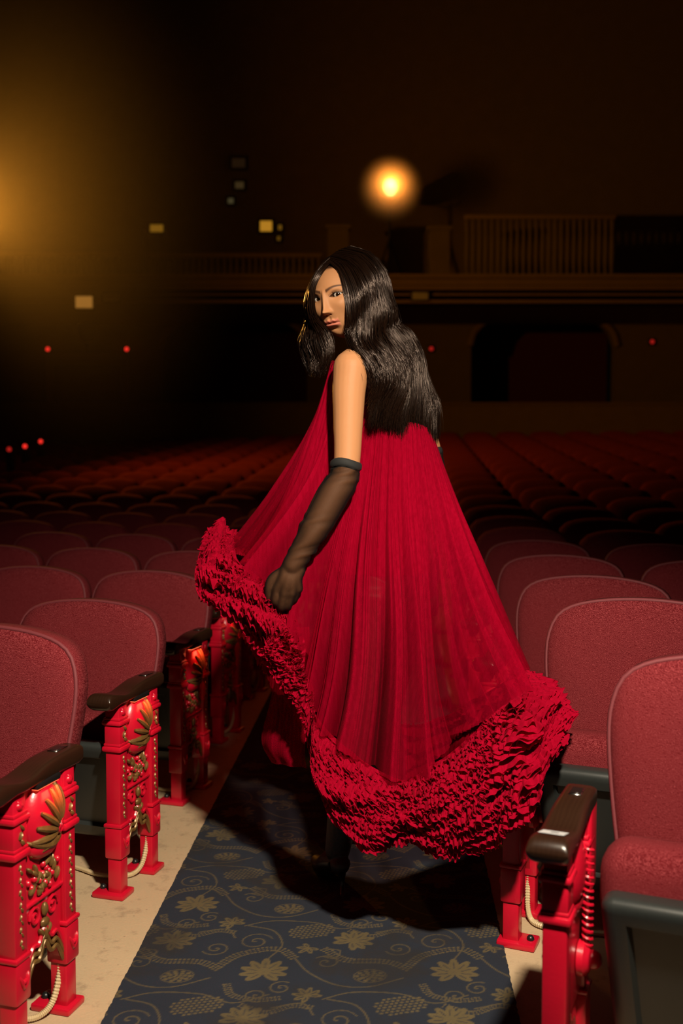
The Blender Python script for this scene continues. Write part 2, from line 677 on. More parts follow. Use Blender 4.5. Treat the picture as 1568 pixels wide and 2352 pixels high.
PW, PL = 0.466, 0.50
for ti in range(-1, 3):
    for tj in range(3, 9):
        ox, oy = ti * PW + (0.0 if tj % 2 else PW * 0.5), 0.9 + tj * PL * 0.75
        if not 2.0 < oy + 0.3 < 4.4:
            continue
        palmette(ox + 0.10, oy + 0.08, 0.062, 1.57)
        palmette(ox + 0.31, oy + 0.24, 0.056, 0.9)
        rosette(ox + 0.36, oy + 0.06, 0.036)
        grapes(ox + 0.20, oy + 0.30, 0.062, 0.25)
        spiral(ox + 0.06, oy + 0.24, 0.045, 0.4)
        spiral(ox + 0.25, oy + 0.13, 0.034, 2.4, 1.4, -1)
        spiral(ox + 0.43, oy + 0.20, 0.036, 3.6)
        dots([(ox - 0.02, oy + 0.10), (ox + 0.03, oy + 0.17), (ox + 0.12, oy + 0.20), (ox + 0.17, oy + 0.15)])
        dots([(ox + 0.24, oy + 0.20), (ox + 0.30, oy + 0.14), (ox + 0.40, oy + 0.13), (ox + 0.46, oy + 0.09)])
        line([(ox + 0.17, oy + 0.15), (ox + 0.21, oy + 0.08), (ox + 0.28, oy + 0.02), (ox + 0.36, oy + 0.01), (ox + 0.44, oy + 0.05)])
        line([(ox + 0.02, oy + 0.33), (ox + 0.09, oy + 0.36), (ox + 0.20, oy + 0.35), (ox + 0.28, oy + 0.31), (ox + 0.36, oy + 0.35)])
        line([(ox + 0.10, oy + 0.14), (ox + 0.13, oy + 0.22), (ox + 0.10, oy + 0.30), (ox + 0.03, oy + 0.33)])
        spiral(ox + 0.15, oy + 0.005, 0.030, 1.0, 1.5)
        spiral(ox + 0.33, oy + 0.345, 0.030, 5.0, 1.5, -1)
        palmette(ox + 0.45, oy + 0.345, 0.036, 2.2, 7)
        palmette(ox + 0.20, oy + 0.205, 0.030, 4.0, 5)
        dots([(ox + 0.30, oy + 0.30), (ox + 0.36, oy + 0.27), (ox + 0.42, oy + 0.30), (ox + 0.47, oy + 0.29)], .007, .009, .0036)
        dots([(ox + 0.02, oy + 0.02), (ox + 0.04, oy - 0.03), (ox + 0.10, oy - 0.05), (ox + 0.16, oy - 0.04)], .007, .009, .0036)
        line([(ox + 0.24, oy + 0.20), (ox + 0.28, oy + 0.19), (ox + 0.27, oy + 0.15), (ox + 0.24, oy + 0.16)])
        line([(ox + 0.37, oy + 0.29), (ox + 0.44, oy + 0.31), (ox + 0.47, oy + 0.26)])
Zc = floor_h(Xc, Vv) + 0.006 + 0.0012 * noise1(Xc * 9 + Vv * 3, 1.5, 5)
Vc, Fc = grid(np.stack([Xc, Vv, Zc], -1))
car = obj('aisle_carpet', (Vc, Fc), M['carpet'], auto=None)
ca = car.data.attributes.new('pattern', 'FLOAT', 'POINT')
ca.data.foreach_set('value', pat.reshape(-1).astype(np.float32))
tag(car, 'dark navy aisle carpet woven with tan flowers, vines and grapes', 'carpet')

# back wall with two wide arched openings
def wall_with_arches(y, x0, x1, z0, z1, arches, th=0.35):
    cols = np.unique(np.round(np.concatenate([np.linspace(x0, x1, 30)] + [np.linspace(a[0], a[1], 33) for a in arches]), 4))
    g = Geo()
    for a, b in zip(cols[:-1], cols[1:]):
        m = (a + b) / 2
        hit = [A for A in arches if A[0] < m < A[1]]
        if not hit:
            g.add(box(a, b, y, y + th, z0, z1))
        else:
            A = hit[0]
            def top(x):
                t = (x - (A[0] + A[1]) / 2) / ((A[1] - A[0]) / 2)
                return A[2] + (A[3] - A[2]) * math.sqrt(max(0, 1 - abs(t) ** 2.2))
            V, F = box(a, b, y, y + th, A[2], z1)
            V[:, 2] = np.where(V[:, 2] < z1 - 1e-6, np.where(V[:, 0] < m, top(a), top(b)), V[:, 2])
            g.add((V, F))
    return g


def bz(y, Y):
    return float(at(784, y, Y)[2])


def bx(x, Y):
    return float(at(x, 1040, Y)[0])


ARCH = [(bx(375, WALL_Y), bx(705, WALL_Y), bz(800, WALL_Y), bz(718, WALL_Y)), (bx(1080, WALL_Y), bx(1410, WALL_Y), bz(795, WALL_Y), bz(712, WALL_Y))]
tag(obj('wall_back', wall_with_arches(WALL_Y, -13, 13, 0.0, 11.0, ARCH), M['plaster2'], smooth=False), 'brown plaster back wall with two wide arched openings', kind='structure')
g = Geo()
for A in ARCH:
    g.add(box(A[0] - .2, A[1] + .2, WALL_Y + 1.5, WALL_Y + 1.6, 0.3, A[3] + .3))
tag(obj('wall_recess', g, M['recess'], smooth=False), 'dark red drapes hanging behind the arches', kind='structure')
for i, A in enumerate(ARCH):
    t = np.linspace(-1, 1, 41)
    px = (A[0] + A[1]) / 2 + (A[1] - A[0]) / 2 * 1.02 * t
    pz = A[2] + (A[3] - A[2]) * 1.06 * np.sqrt(np.maximum(0, 1 - np.abs(t) ** 2.2))
    pth = np.stack([px, np.full(41, WALL_Y - 0.02), pz], 1)
    tag(obj('trim_%d' % (i + 1), tube(pth, 0.07, 8), M['plaster']), 'moulded plaster band round the %s arch' % ('left', 'right')[i], kind='structure')
LW = WALL_Y - 0.5
g = Geo()
g.add(box(-13, 13, LW, LW + .12, 0.2, bz(930, LW)))
g.add(box(-13, 13, LW - .04, LW + .16, bz(930, LW), bz(924, LW)))
tag(obj('wall_low', g, M['plaster'], smooth=False), 'low ochre wall behind the last seat row', kind='structure')
tag(obj('wall_left', box(-13.2, -13, -3, WALL_Y + 2, -0.1, 11), M['plaster2'], smooth=False), 'brown plaster side wall of the hall', kind='structure')
tag(obj('wall_right', box(13, 13.2, -3, WALL_Y + 2, -0.1, 11), M['plaster2'], smooth=False), 'brown plaster side wall of the hall', kind='structure')
tag(obj('ceiling', box(-13.2, 13.2, -3, WALL_Y + 2, 11, 11.2), M['ceil'], smooth=False), 'dark ceiling high over the hall', kind='structure')

# balcony over the rear seats
BY = 19.0
g = Geo()
zt, zb = bz(634, BY), bz(698, BY)
g.add(box(-13, 13, BY, WALL_Y, zb, zb + .25))
g.add(box(-13, 13, BY, BY + .25, zb, zt))
for z, d, h in ((zt - .05, .12, .07), (zt - .17, .06, .06), (zb, .10, .06), (zb + .14, .05, .04)):
    g.add(box(-13, 13, BY - d, BY + .1, z, z + h))
bal = tag(obj('trim_3', g, M['plaster'], smooth=False), 'ochre balcony front with moulded ledges', kind='structure')
# balcony parapet pilasters, standing on the ledge
for x0, x1, yt, lab in ((287, 330, 530, 'left of the lit windows'), (752, 800, 525, 'above the head of the person'), (985, 1030, 528, 'right of the spotlight')):
    Yp = BY + 0.3
    g = Geo()
    a, b, z1 = bx(x0, Yp), bx(x1, Yp), bz(yt, Yp)
    g.add(box(a, b, Yp, Yp + .3, zt - .4, z1))
    g.add(box(a - .04, b + .04, Yp - .04, Yp + .34, z1, z1 + .07))
    tag(obj('balcony_pillar', g, M['plaster2'], smooth=False), 'short square balcony pillar ' + lab, 'pillar', 'balcony pillars')


def railing(x0, x1, yt, nb, label, Yr=BY + 0.35):
    e = empty('balcony_railing', ((bx(x0, Yr) + bx(x1, Yr)) / 2, Yr, zt - .2))
    z1 = bz(yt, Yr) - (zt - .2)
    w = bx(x1, Yr) - bx(x0, Yr)
    obj('top_rail', rbox(-w / 2, w / 2, -.06, .06, z1 - .08, z1, .015, 2), M['plaster'], e)
    obj('bottom_rail', rbox(-w / 2, w / 2, -.04, .04, 0.0, .06, .01, 2), M['plaster2'], e)
    me = None
    for i in range(nb):
        xx = -w / 2 + (i + .5) * w / nb
        if me is None:
            V, F = tube([(0, 0, .05), (0, 0, .25 * z1), (0, 0, .5 * z1), (0, 0, .75 * z1), (0, 0, z1 - .07)], [.05, .03, .055, .03, .05], 8)
            me = mesh_from('baluster', V, F, M['plaster2'])
        link('baluster', me, e, (xx, 0, 0))
    tag(e, label, 'railing', 'balcony railings')


railing(1062, 1405, 494, 24, 'balcony railing with pale top rail at right of the spotlight')
railing(340, 740, 582, 28, 'balcony railing above the left arch, below the lit windows')
railing(-40, 280, 580, 22, 'balcony railing at the far left over the exit sign')

# lit openings high in the back wall
def lit_window(n, x, y, w, h, col, s, label):
    Yw = WALL_Y - 0.03
    c = at(x, y, Yw)
    e = empty('window_%d' % n, c)
    ww, hh = w / FPX * Yw / 2, h / FPX * Yw / 2
    g = Geo()
    for a, b, c0, d in ((-ww - .04, ww + .04, hh, hh + .04), (-ww - .04, ww + .04, -hh - .04, -hh), (-ww - .04, -ww, -hh, hh), (ww, ww + .04, -hh, hh)):
        g.add(box(a, b, -.05, .02, c0, d))
    obj('frame', g, M['dark'], e, smooth=False)
    obj('pane', box(-ww, ww, -.005, .01, -hh, hh), emit('lit_pane_%d' % n, col, s), e, smooth=False)
    tag(e, label, kind='structure')


AMB = (1.0, 0.45, 0.035)
lit_window(1, 360, 525, 30, 17, AMB, .16, 'small lit opening above the left arch')
lit_window(2, 611, 520, 27, 24, AMB, .40, 'brightest lit opening left of the spotlight')
lit_window(3, 643, 523, 8, 12, AMB, .13, 'narrow lit slit beside the brightest opening')
lit_window(4, 640, 548, 8, 10, AMB, .09, 'tiny lit slit under the brightest opening')
lit_window(5, 550, 426, 20, 16, (1.0, .6, .2), .035, 'faint opening high on the back wall')
lit_window(6, 530, 462, 13, 13, (.9, .7, .3), .05, 'faint round opening below another high on the wall')
lit_window(7, 548, 375, 30, 22, (1.0, .45, .15), .012, 'topmost faint opening high on the back wall')


def plaque(name, x, y, w, h, Yp, mats, label, cat, em=None):
    c = at(x, y, Yp)
    e = empty(name, c)
    ww, hh = w / FPX * Yp / 2, h / FPX * Yp / 2
    obj('housing', rbox(-ww - .03, ww + .03, 0.0, .12, -hh - .03, hh + .03, .015, 2), mats, e)
    obj('face', rbox(-ww, ww, -.02, .03, -hh, hh, .006, 1), em or M['paper'], e)
    tag(e, label, cat)
    return e


plaque('exit_sign', 193, 694, 38, 26, BY - .13, M['dark'], 'small glowing amber sign on the balcony front at left', 'sign', emit('amber_sign', (1.0, .42, .07), .26))
plaque('wall_plaque', 255, 683, 34, 16, BY - .13, M['dark'], 'faint pale plaque just right of the amber sign', 'plaque')
plaque('wall_plaque', 965, 680, 36, 16, BY - .13, M['dark'], 'faint pale plaque right of the head of the person', 'plaque')

# wall sconce below the amber sign
c = at(200, 752, WALL_Y - .12)
e = empty('wall_sconce', c)
t = np.linspace(-1, 1, 15)
obj('shade', tube(np.stack([0 * t, 0 * t, t * .32], 1), .05 + .17 * np.sqrt(np.maximum(0, 1 - t ** 2)), 12), M['dark'], e)
obj('bracket', tube([(0, .12, -.45), (0, .02, -.4), (0, 0, -.2)], .035, 8), M['blackmetal'], e)
tag(e, 'dark rounded wall sconce under the amber sign', 'sconce')

# door at the far left
e = empty('door_1', at(205, 1040, WALL_Y - .02) * np.array([1, 1, 0]) + np.array([0, 0, .9]))
dw = (bx(300, WALL_Y) - bx(112, WALL_Y)) / 2
dz = bz(822, WALL_Y) - .9
g = Geo()
g.add(box(-dw, -dw + .16, -.08, .04, 0, dz)).add(box(dw - .16, dw, -.08, .04, 0, dz)).add(box(-dw, dw, -.1, .04, dz - .16, dz + .08))
obj('door_frame', g, M['plaster'], e, smooth=False)
for s in (-1, 1):
    lf = obj('door_leaf', rbox(min(0, s * (dw - .17)), max(0, s * (dw - .17)), -.03, .02, 0, dz - .17, .01, 1), M['doorwood'], e)
    obj('handle', tube([(s * .08, -.05, 1.0), (s * .08, -.08, 1.1), (s * .08, -.05, 1.2)], .015, 6), M['chrome'], lf)
tag(e, 'dark double door in a plaster frame below the amber sign', kind='structure')

# small red marker lamps on the back wall
redlamp = emit('red_marker', (1.0, .03, .02), 1.1)
reddim = emit('red_marker_dim', (1.0, .03, .02), .35)


def marker(x, y, Ym, label, group, dim=False, post=False):
    c = at(x, y, Ym)
    if post:
        z0 = float(floor_h(c[0], c[1]))
        e = empty('aisle_marker_post', (c[0], c[1], z0))
        hgt = c[2] - z0
        obj('post', rbox(-.05, .05, -.03, .03, 0, hgt + .03, .01, 2), M['blackmetal'], e)
        obj('lamp', ellipsoid((0, -.035, hgt), (.03, .03, .03), 10, 6), reddim if dim else redlamp, e)
        tag(e, label, 'marker light', group)
    else:
        e = empty('marker_lamp', c)
        obj('backplate', rbox(-.07, .07, 0, .05, -.07, .07, .015, 2), M['blackmetal'], e)
        obj('lamp', ellipsoid((0, -.015, 0), (.042, .035, .042), 10, 6), reddim if dim else redlamp, e)
        tag(e, label, 'marker light', group)


g1 = 'red marker lamps on the back wall'
marker(110, 802, WALL_Y - .05, 'red marker lamp left of the door frame top', g1)
marker(291, 802, WALL_Y - .05, 'red marker lamp right of the door frame top', g1)
marker(990, 801, WALL_Y - .05, 'dim red marker lamp just right of the long hair', g1, True)
marker(1497, 785, WALL_Y - .05, 'dim red marker lamp right of the right arch', g1, True)
g2 = 'low red aisle marker posts at far left'
marker(95, 1014, 15.0, 'brightest and rightmost red lamp post among the far left seats', g2, False, True)
marker(59, 1025, 14.0, 'middle red lamp post among the far left seats', g2, False, True)
marker(23, 1032, 13.0, 'leftmost, dimmest red lamp post among the far left seats', g2, True, True)

# follow spot on the balcony
SPY = 19.9
sp = at(895, 436, SPY)
e = empty('stage_spotlight', (sp[0], sp[1], zb + .25))
hz = sp[2] - (zb + .25)
for a in (0.4, 2.5, 4.6):
    obj('leg', tube([(0, 0, hz * .55), (math.cos(a) * .45, math.sin(a) * .45, .02)], .02, 6), M['blackmetal'], e)
obj('pole', tube([(0, 0, hz * .35), (0, 0, hz - .3)], .028, 8), M['blackmetal'], e)
g = Geo()
g.add(tube([(-.24, .1, hz + .05), (-.24, .1, hz - .25), (0, .1, hz - .32), (.24, .1, hz - .25), (.24, .1, hz + .05)], .018, 6))
obj('yoke', g, M['blackmetal'], e)
obj('housing', tube([(0, -.10, hz), (0, .0, hz), (0, .5, hz), (0, .75, hz)], [.21, .20, .20, .12], 20), M['blackmetal'], e)
obj('lens', ellipsoid((0, -.19, hz), (.125, .05, .16), 16, 8), emit('spot_lens', (1.0, .66, .26), 9.0), e)
tag(e, 'glowing stage spotlight on a tripod up on the balcony', 'spotlight')
pl = add_light('spot_bulb', 'SPOT', (0, -.30, hz), 190, (1.0, .27, .024), (0, -2.0, hz - .15), spot_size=math.radians(146), spot_blend=.2, shadow_soft_size=.06)
pl.parent = e

# ------------------------------------------------------------------ seats
def outline(W, n):
    h = W / 2
    ctl = [(h * .85, .375), (h * .90, .46), (h * .965, .57), (h, .665), (h * .985, .725), (h * .90, .775), (h * .72, .803), (h * .40, .820), (0, .826)]
    full = ctl + [(-x, z) for x, z in ctl[::-1][1:]]
    pts = catmull(np.array(full), 120)
    L = np.concatenate([[0], np.cumsum(np.linalg.norm(np.diff(pts, axis=0), axis=1))])
    s = np.linspace(0, L[-1], n)
    return np.stack([np.interp(s, L, pts[:, 0]), np.interp(s, L, pts[:, 1])], 1)


TILT = math.tan(math.radians(11))
BY0 = 0.125


def backrest_geo(W, n=56):
    o = outline(W, n)
    # close the bottom edge
    bot = np.stack([np.linspace(o[-1, 0], o[0, 0], 14)[1:-1], np.full(12, o[0, 1])], 1)
    o = np.concatenate([o, bot])
    c = np.array([0, .59])
    rings = []
    for s, y in ((.0, .045), (.6, .045), (.93, .042), (1.0, .03), (1.0, -.018), (.985, -.026), (.955, -.034), (.90, -.041), (.78, -.049), (.6, -.054), (.4, -.057), (.2, -.058), (0.0, -.058)):
        p = c + (o - c) * s
        yy = y + BY0 + (p[:, 1] - .40) * TILT
        rings.append(np.stack([p[:, 0], yy, p[:, 1]], 1))
    return grid(np.array(rings), False, True)


def piping_geo(W, n=56):
    o = outline(W, n) * np.array([1.0, 1.0])
    c = np.array([0, .59])
    p = c + (o - c) * .995
    P = np.stack([p[:, 0], -.022 + BY0 + (p[:, 1] - .40) * TILT, p[:, 1]], 1)
    return tube(P, .0052, 6)


def pan_geo(W, seg=4):
    w = W / 2 - .022
    bm = bmesh.new()
    bmesh.ops.create_cube(bm, size=1.0)
    for v in bm.verts:
        v.co.x = math.copysign(w, v.co.x) * (1 if v.co.z > 0 else .93)
        v.co.y = -.075 if v.co.y < 0 else .0
        v.co.z = .105 if v.co.z < 0 else .445
    ed = [e for e in bm.edges]
    bmesh.ops.bevel(bm, geom=ed, offset=.026, segments=seg, profile=.5, affect='EDGES')
    # recess the middle of the shell that faces forward
    f = min((f for f in bm.faces), key=lambda f: f.calc_center_median().y * 10 - f.calc_area())
    r = bmesh.ops.inset_region(bm, faces=[f], thickness=.028, depth=0)
    r2 = bmesh.ops.inset_region(bm, faces=[f], thickness=.012, depth=-.014)
    V, F = bm_vf(bm)
    V[:, 1] += .115 - (V[:, 2] - .105) * .40
    return V, F


def cushion_geo(W):
    w = W / 2 - .008
    V, F = rbox(-w, w, -.155, -.03, .36, .505, .05, 5)
    V[:, 1] += BY0 + (V[:, 2] - .36) * .1 - .005
    V[:, 2] += .010 * np.cos(V[:, 0] / w * 1.5) * (V[:, 2] > .45)
    return V, F


def side_geo(sx, W, pitch):
    """plain middle standard with a small wooden arm between two seats"""
    x = sx * pitch / 2
    g = Geo()
    g.add(rbox(x - .014, x + .014, -.10, .12, 0.0, .56, .006, 2), 0)
    g.add(rbox(x - .03, x + .03, -.12, .14, 0.0, .014, .005, 1), 0)
    return g


def arm_top(y, y0=.145, y1=-.195):
    s = (y0 - y) / (y0 - y1)
    return .605 - .020 * math.exp(-((s - .66) / .2) ** 2) + .002 * s


def arm_vf(w0=.062, w1=.074, y0=.145, y1=-.195, z=.0):
    """arm rest with a scooped top and a rolled front end"""
    ys = np.concatenate([[y0, y0 - .004], np.linspace(y0 - .012, y1 + .03, 20), y1 + .03 - .03 * np.sin(np.linspace(0.25, 1, 6) * math.pi / 2)])
    rings = []
    for y in ys:
        s = (y0 - y) / (y0 - y1)
        w = (w0 + (w1 - w0) * sstep(.15, .8, s)) / 2
        top = .605 - .020 * math.exp(-((s - .66) / .2) ** 2) + .002 * s
        bot = .560 + .004 * s - .010 * sstep(.75, .95, s)
        if s < .04:
            q = math.sqrt(max(0.0, 1 - (1 - s / .04) ** 2)) * .35 + .65
            w *= .93 + .07 * q
        f = max(0.0, (y1 + .03 - y) / .03)
        mid = (top + bot) / 2
        sh = math.sqrt(max(0.0, 1 - min(f, .999) ** 2))
        hh = (top - bot) / 2 * (sh if f > 0 else 1)
        if s < .02:
            hh *= .8
        a = np.linspace(0, 2 * math.pi, 20, endpoint=False)
        ca, sa = np.cos(a), np.sin(a)
        rings.append(np.stack([w * np.sign(ca) * np.abs(ca) ** .38, np.full(20, y), z + mid + hh * np.sign(sa) * np.abs(sa) ** .5], 1))
    R = np.array(rings)
    V, F = grid(R, False, True)
    n = 20
    F = F.tolist() + [list(range(n))[::-1], [(len(ys) - 1) * n + i for i in range(n)]]
    return V, F


SEATDIM = {'L': (.50, .53), 'R': (.53, .585)}
seat_me = {}
for b, (W, pitch) in SEATDIM.items():
    sx = -1 if b == 'L' else 1
    far = Geo()
    far.add(backrest_geo(W, 28), 0)
    far.add(rbox(-W / 2 + .03, W / 2 - .03, -.09, .08, .10, .47, .02, 2), 1)
    far.add(box(-.2, -.17, 0.0, .10, 0, .12), 1)
    far.add(box(.17, .2, 0.0, .10, 0, .12), 1)
    V, F = far.vf()
    sd = side_geo(sx, W, pitch)
    arm = arm_vf(.05, .06, .13, -.17)
    seat_me[b] = dict(
        backrest=mesh_from('backrest', *backrest_geo(W), M['fabric']),
        piping=mesh_from('piping', *piping_geo(W), M['piping']),
        seat_pan=mesh_from('seat_pan', *pan_geo(W), M['plastic'], None, True, 35),
        seat_cushion=mesh_from('seat_cushion', *cushion_geo(W), M['fabric']),
        side_standard=mesh_from('side_standard', *sd.vf(), M['red'], None, True, 35),
        side_arm=mesh_from('armrest', arm[0] + np.array([sx * pitch / 2, 0, 0]), arm[1], M['wood'], None, True, 50),
        far=mesh_from('theatre_seat', V, F, [M['fabric'], M['plastic']], far.M, True, 50))

ORD = ['front', 'second', 'third', 'fourth', 'fifth', 'sixth', 'seventh', 'eighth', 'ninth', 'tenth', 'eleventh', 'twelfth', 'thirteenth',
       'fourteenth', 'fifteenth', 'sixteenth', 'seventeenth', 'eighteenth', 'nineteenth', 'twentieth', 'twenty-first', 'twenty-second', 'twenty-third', 'twenty-fourth']
RL = np.array([math.cos(AL), -math.sin(AL)])
RR = np.array([math.cos(AR), -math.sin(AR)])


def std_pos(b, k):
    return np.array([-0.613 + .051 * (k - 2), 3.026 + .79 * (k - 2)]) if b == 'L' else np.array([.48 + .051 * (k - 2), 2.732 + .79 * (k - 2)])


nseat = 0
for b in 'LR':
    W, pitch = SEATDIM[b]
    r = -RL if b == 'L' else RR
    rz = -AL if b == 'L' else -AR
    side = 'left' if b == 'L' else 'right'
    for k in range(1, 23):
        for j in range(0, 24):
            c = std_pos(b, k) + r * (pitch * (j + .5))
            c = c + RL * .02 if b == 'L' else c + r * (.022 if k == 1 else 0)
            if c[1] > 19.5:
                continue
            h = float(floor_h(c[0], c[1]))
            edge_pts = [np.array([c[0] - r[0] * W / 2, c[1] - r[1] * W / 2, h + z]) for z in (.4, .8)]
            if c[1] < 0.5:
                break
            px = [proj(p)[0] for p in edge_pts]
            if (b == 'L' and max(px) < -15) or (b == 'R' and min(px) > 1583):
                break
            py = proj(np.array([c[0], c[1], h + .8]))[1]
            nth = 'at the aisle' if j == 0 else ORD[j] + ' from the aisle'
            lab = 'crimson fabric theatre seat, %s row %s of the aisle, %s' % (ORD[k - 1], side, nth)
            grp = 'theatre seats %s of the aisle' % side
            D = seat_me[b]
            if k <= 5 and j < 4:
                e = empty('theatre_seat', (c[0], c[1], h), rz)
                link('backrest', D['backrest'], e)
                link('piping', D['piping'], e)
                link('seat_pan', D['seat_pan'], e)
                link('seat_cushion', D['seat_cushion'], e)
                link('side_standard', D['side_standard'], e)
                link('armrest', D['side_arm'], e)
            else:
                e = link('theatre_seat', D['far'], None, (c[0], c[1], h), rz)
            e.scale.z = {('R', 1): 1.062, ('R', 2): 1.06, ('R', 3): 1.02, ('L', 1): 1.035, ('R', 4): 1.01}.get((b, k), .975 if b == 'L' else 1.0)
            tag(e, lab, 'seat', grp)
            nseat += 1
print('seats', nseat)

# ------------------------------------------------------------------ cast iron aisle ends
PY = .096        # half distance between the two posts
OX = .028        # half thickness of a post


def post_vf(yc):
    g = Geo()
    def blk(z0, z1, hy, hx, r=.004):
        g.add(rbox(-hx, hx, yc - hy, yc + hy, z0, z1, r, 2))
    blk(.012, .125, .021, .021)
    blk(.115, .205, .027, .027, .006)
    blk(.198, .565, .0225, .0225)
    blk(.205, .216, .029, .029, .004)
    blk(.424, .440, .031, .031, .006)
    blk(.440, .448, .0265, .0265, .003)
    blk(.500, .514, .031, .031, .006)
    blk(.514, .522, .0265, .0265, .003)
    blk(.440, .505, .0245, .0245)
    return g.vf()


def panel_vf():
    n = 41
    ys = np.linspace(-.088, .088, n)
    t = ys / .088
    zb = .118 + .075 * (1 - np.abs(t) ** 1.6) + .010 * np.cos(t * math.pi * 3.5)
    g = Geo()
    rows = []
    for x in (-.008, .010):
        rows.append(np.stack([np.stack([np.full(n, x), ys, zb], 1), np.stack([np.full(n, x), ys, np.full(n, .565)], 1)], 0))
    A, B = rows
    loop = np.stack([A[0], A[1], B[1], B[0]], 1)        # n x 4 x 3
    g.add(grid(loop, False, True))
    # raised flat borders round the field
    for y0, y1, z0, z1 in ((-.086, -.072, .21, .56), (.072, .086, .21, .56), (-.075, .075, .300, .308)):
        g.add(rbox(.006, .018, y0, y1, z0, z1, .003, 2))
    return g.vf()


def arch_trim_vf(off, w=.010, amp=.010):
    ys = np.linspace(-.084, .084, 43)
    t = ys / .088
    z = .118 + .075 * (1 - np.abs(t) ** 1.6) + .010 * np.cos(t * math.pi * 3.5) + off
    zig = amp * .5 * np.abs(((t * 5) % 2) - 1)
    P = np.stack([np.full(43, .015), ys, z + zig], 1)
    return tube(P, w / 2, 6)


DOME_C, DOME_R = np.array([.006, 0, .482]), np.array([.040, .066, .085])


def dome_pt(y, z, lift=0.0):
    q = 1 - (y / DOME_R[1]) ** 2 - ((z - DOME_C[2]) / DOME_R[2]) ** 2
    return np.array([DOME_C[0] + DOME_R[0] * math.sqrt(max(q, .02)) + lift, y, z])


def dome_vf():
    V, F = ellipsoid(DOME_C, DOME_R, 24, 16)
    return V, F


def flute_vf(a):
    """one gold rib of the shell, fanning from its foot"""
    P = []
    rr = []
    for t in np.linspace(0, 1, 9):
        R = .020 + .064 * t
        y = .030 + math.sin(a) * R * .98
        z = .446 + math.cos(a) * R * 1.25
        P.append(dome_pt(y, min(z, .556), .002))
        rr.append(.0020 + .0058 * math.sin(math.pi * (.10 + .78 * t)))
    return tube(P, rr, 7)


def crescent_vf():
    P = []
    for t in np.linspace(-1, 1, 15):
        y = t * .058
        z = .424 + .018 * t * t
        P.append(dome_pt(y, z, .001))
    return tube(P, .0085 * (1 - .75 * np.abs(np.linspace(-1, 1, 15)) ** 2) + .001, 8)


def bowl_vf():
    rings = []
    a = np.linspace(0, 2 * math.pi, 18, endpoint=False)
    for z, r in ((.428, .056), (.42, .057), (.408, .050), (.398, .038), (.392, .022), (.389, .004)):
        rings.append(np.stack([.006 + np.cos(a) * r * .62, np.sin(a) * r, np.full(18, z)], 1))
    return grid(np.array(rings), False, True)


def blobs(spec, x=.016):
    g = Geo()
    for y, z, ry, rz_, ang in spec:
        g.add(ellipsoid((x, y, z), (.008, ry, rz_), 8, 5, rotx(ang)))
    return g.vf()


R1 = np.random.default_rng(3)
leaf_spec = [(R1.uniform(-.055, .055), R1.uniform(.32, .382), R1.uniform(.004, .007), R1.uniform(.009, .016), R1.uniform(-1, 1)) for _ in range(16)]
berry_spec = [(R1.uniform(-.06, .06), R1.uniform(.318, .385), .007, .008, 0) for _ in range(15)]
urn_spec = [(0, .275, .010, .016, 0), (0, .246, .016, .011, 0), (-.014, .228, .006, .012, .6), (.014, .228, .006, .012, -.6), (0, .222, .007, .015, 0)]
foot_spec = [(-.03, .214, .012, .006, .4), (.03, .214, .012, .006, -.4)]


def strip_spec(yc, z0, z1, n):
    return [(yc + .003 * (-1) ** i, z0 + (z1 - z0) * (i + .5) / n, .003 if i % 3 else .0045, (z1 - z0) / n * .60, .5 * (-1) ** i) for i in range(n)]


def scroll_vf(s):
    t = np.linspace(0, 1, 26)
    a = t * 2 * math.pi * 1.4
    r = .020 * (1 - .75 * t)
    P = np.stack([np.full(26, .014), s * (.034 + np.cos(a) * r), .270 + np.sin(a) * r * 1.2], 1)
    return tube(P, .0035, 6)


def conduit_vf(sx):
    P = catmull(np.array([(.0, .08, .15), (.0, .080, .09), (-.005, .060, .035), (-.02, .035, .012), (-.05, .01, .010), (-.12, .0, .010), (-.22, .03, .010), (-.30, .02, .010)]), 120)
    return tube(P, .0062 + .0016 * (np.arange(120) % 2), 7)


def spring_vf():
    t = np.linspace(0, 1, 160)
    a = t * 2 * math.pi * 18
    P = np.stack([-.034 + .009 * np.cos(a), .03 + .009 * np.sin(a), .28 + .24 * t], 1)
    return tube(P, .0030, 5)


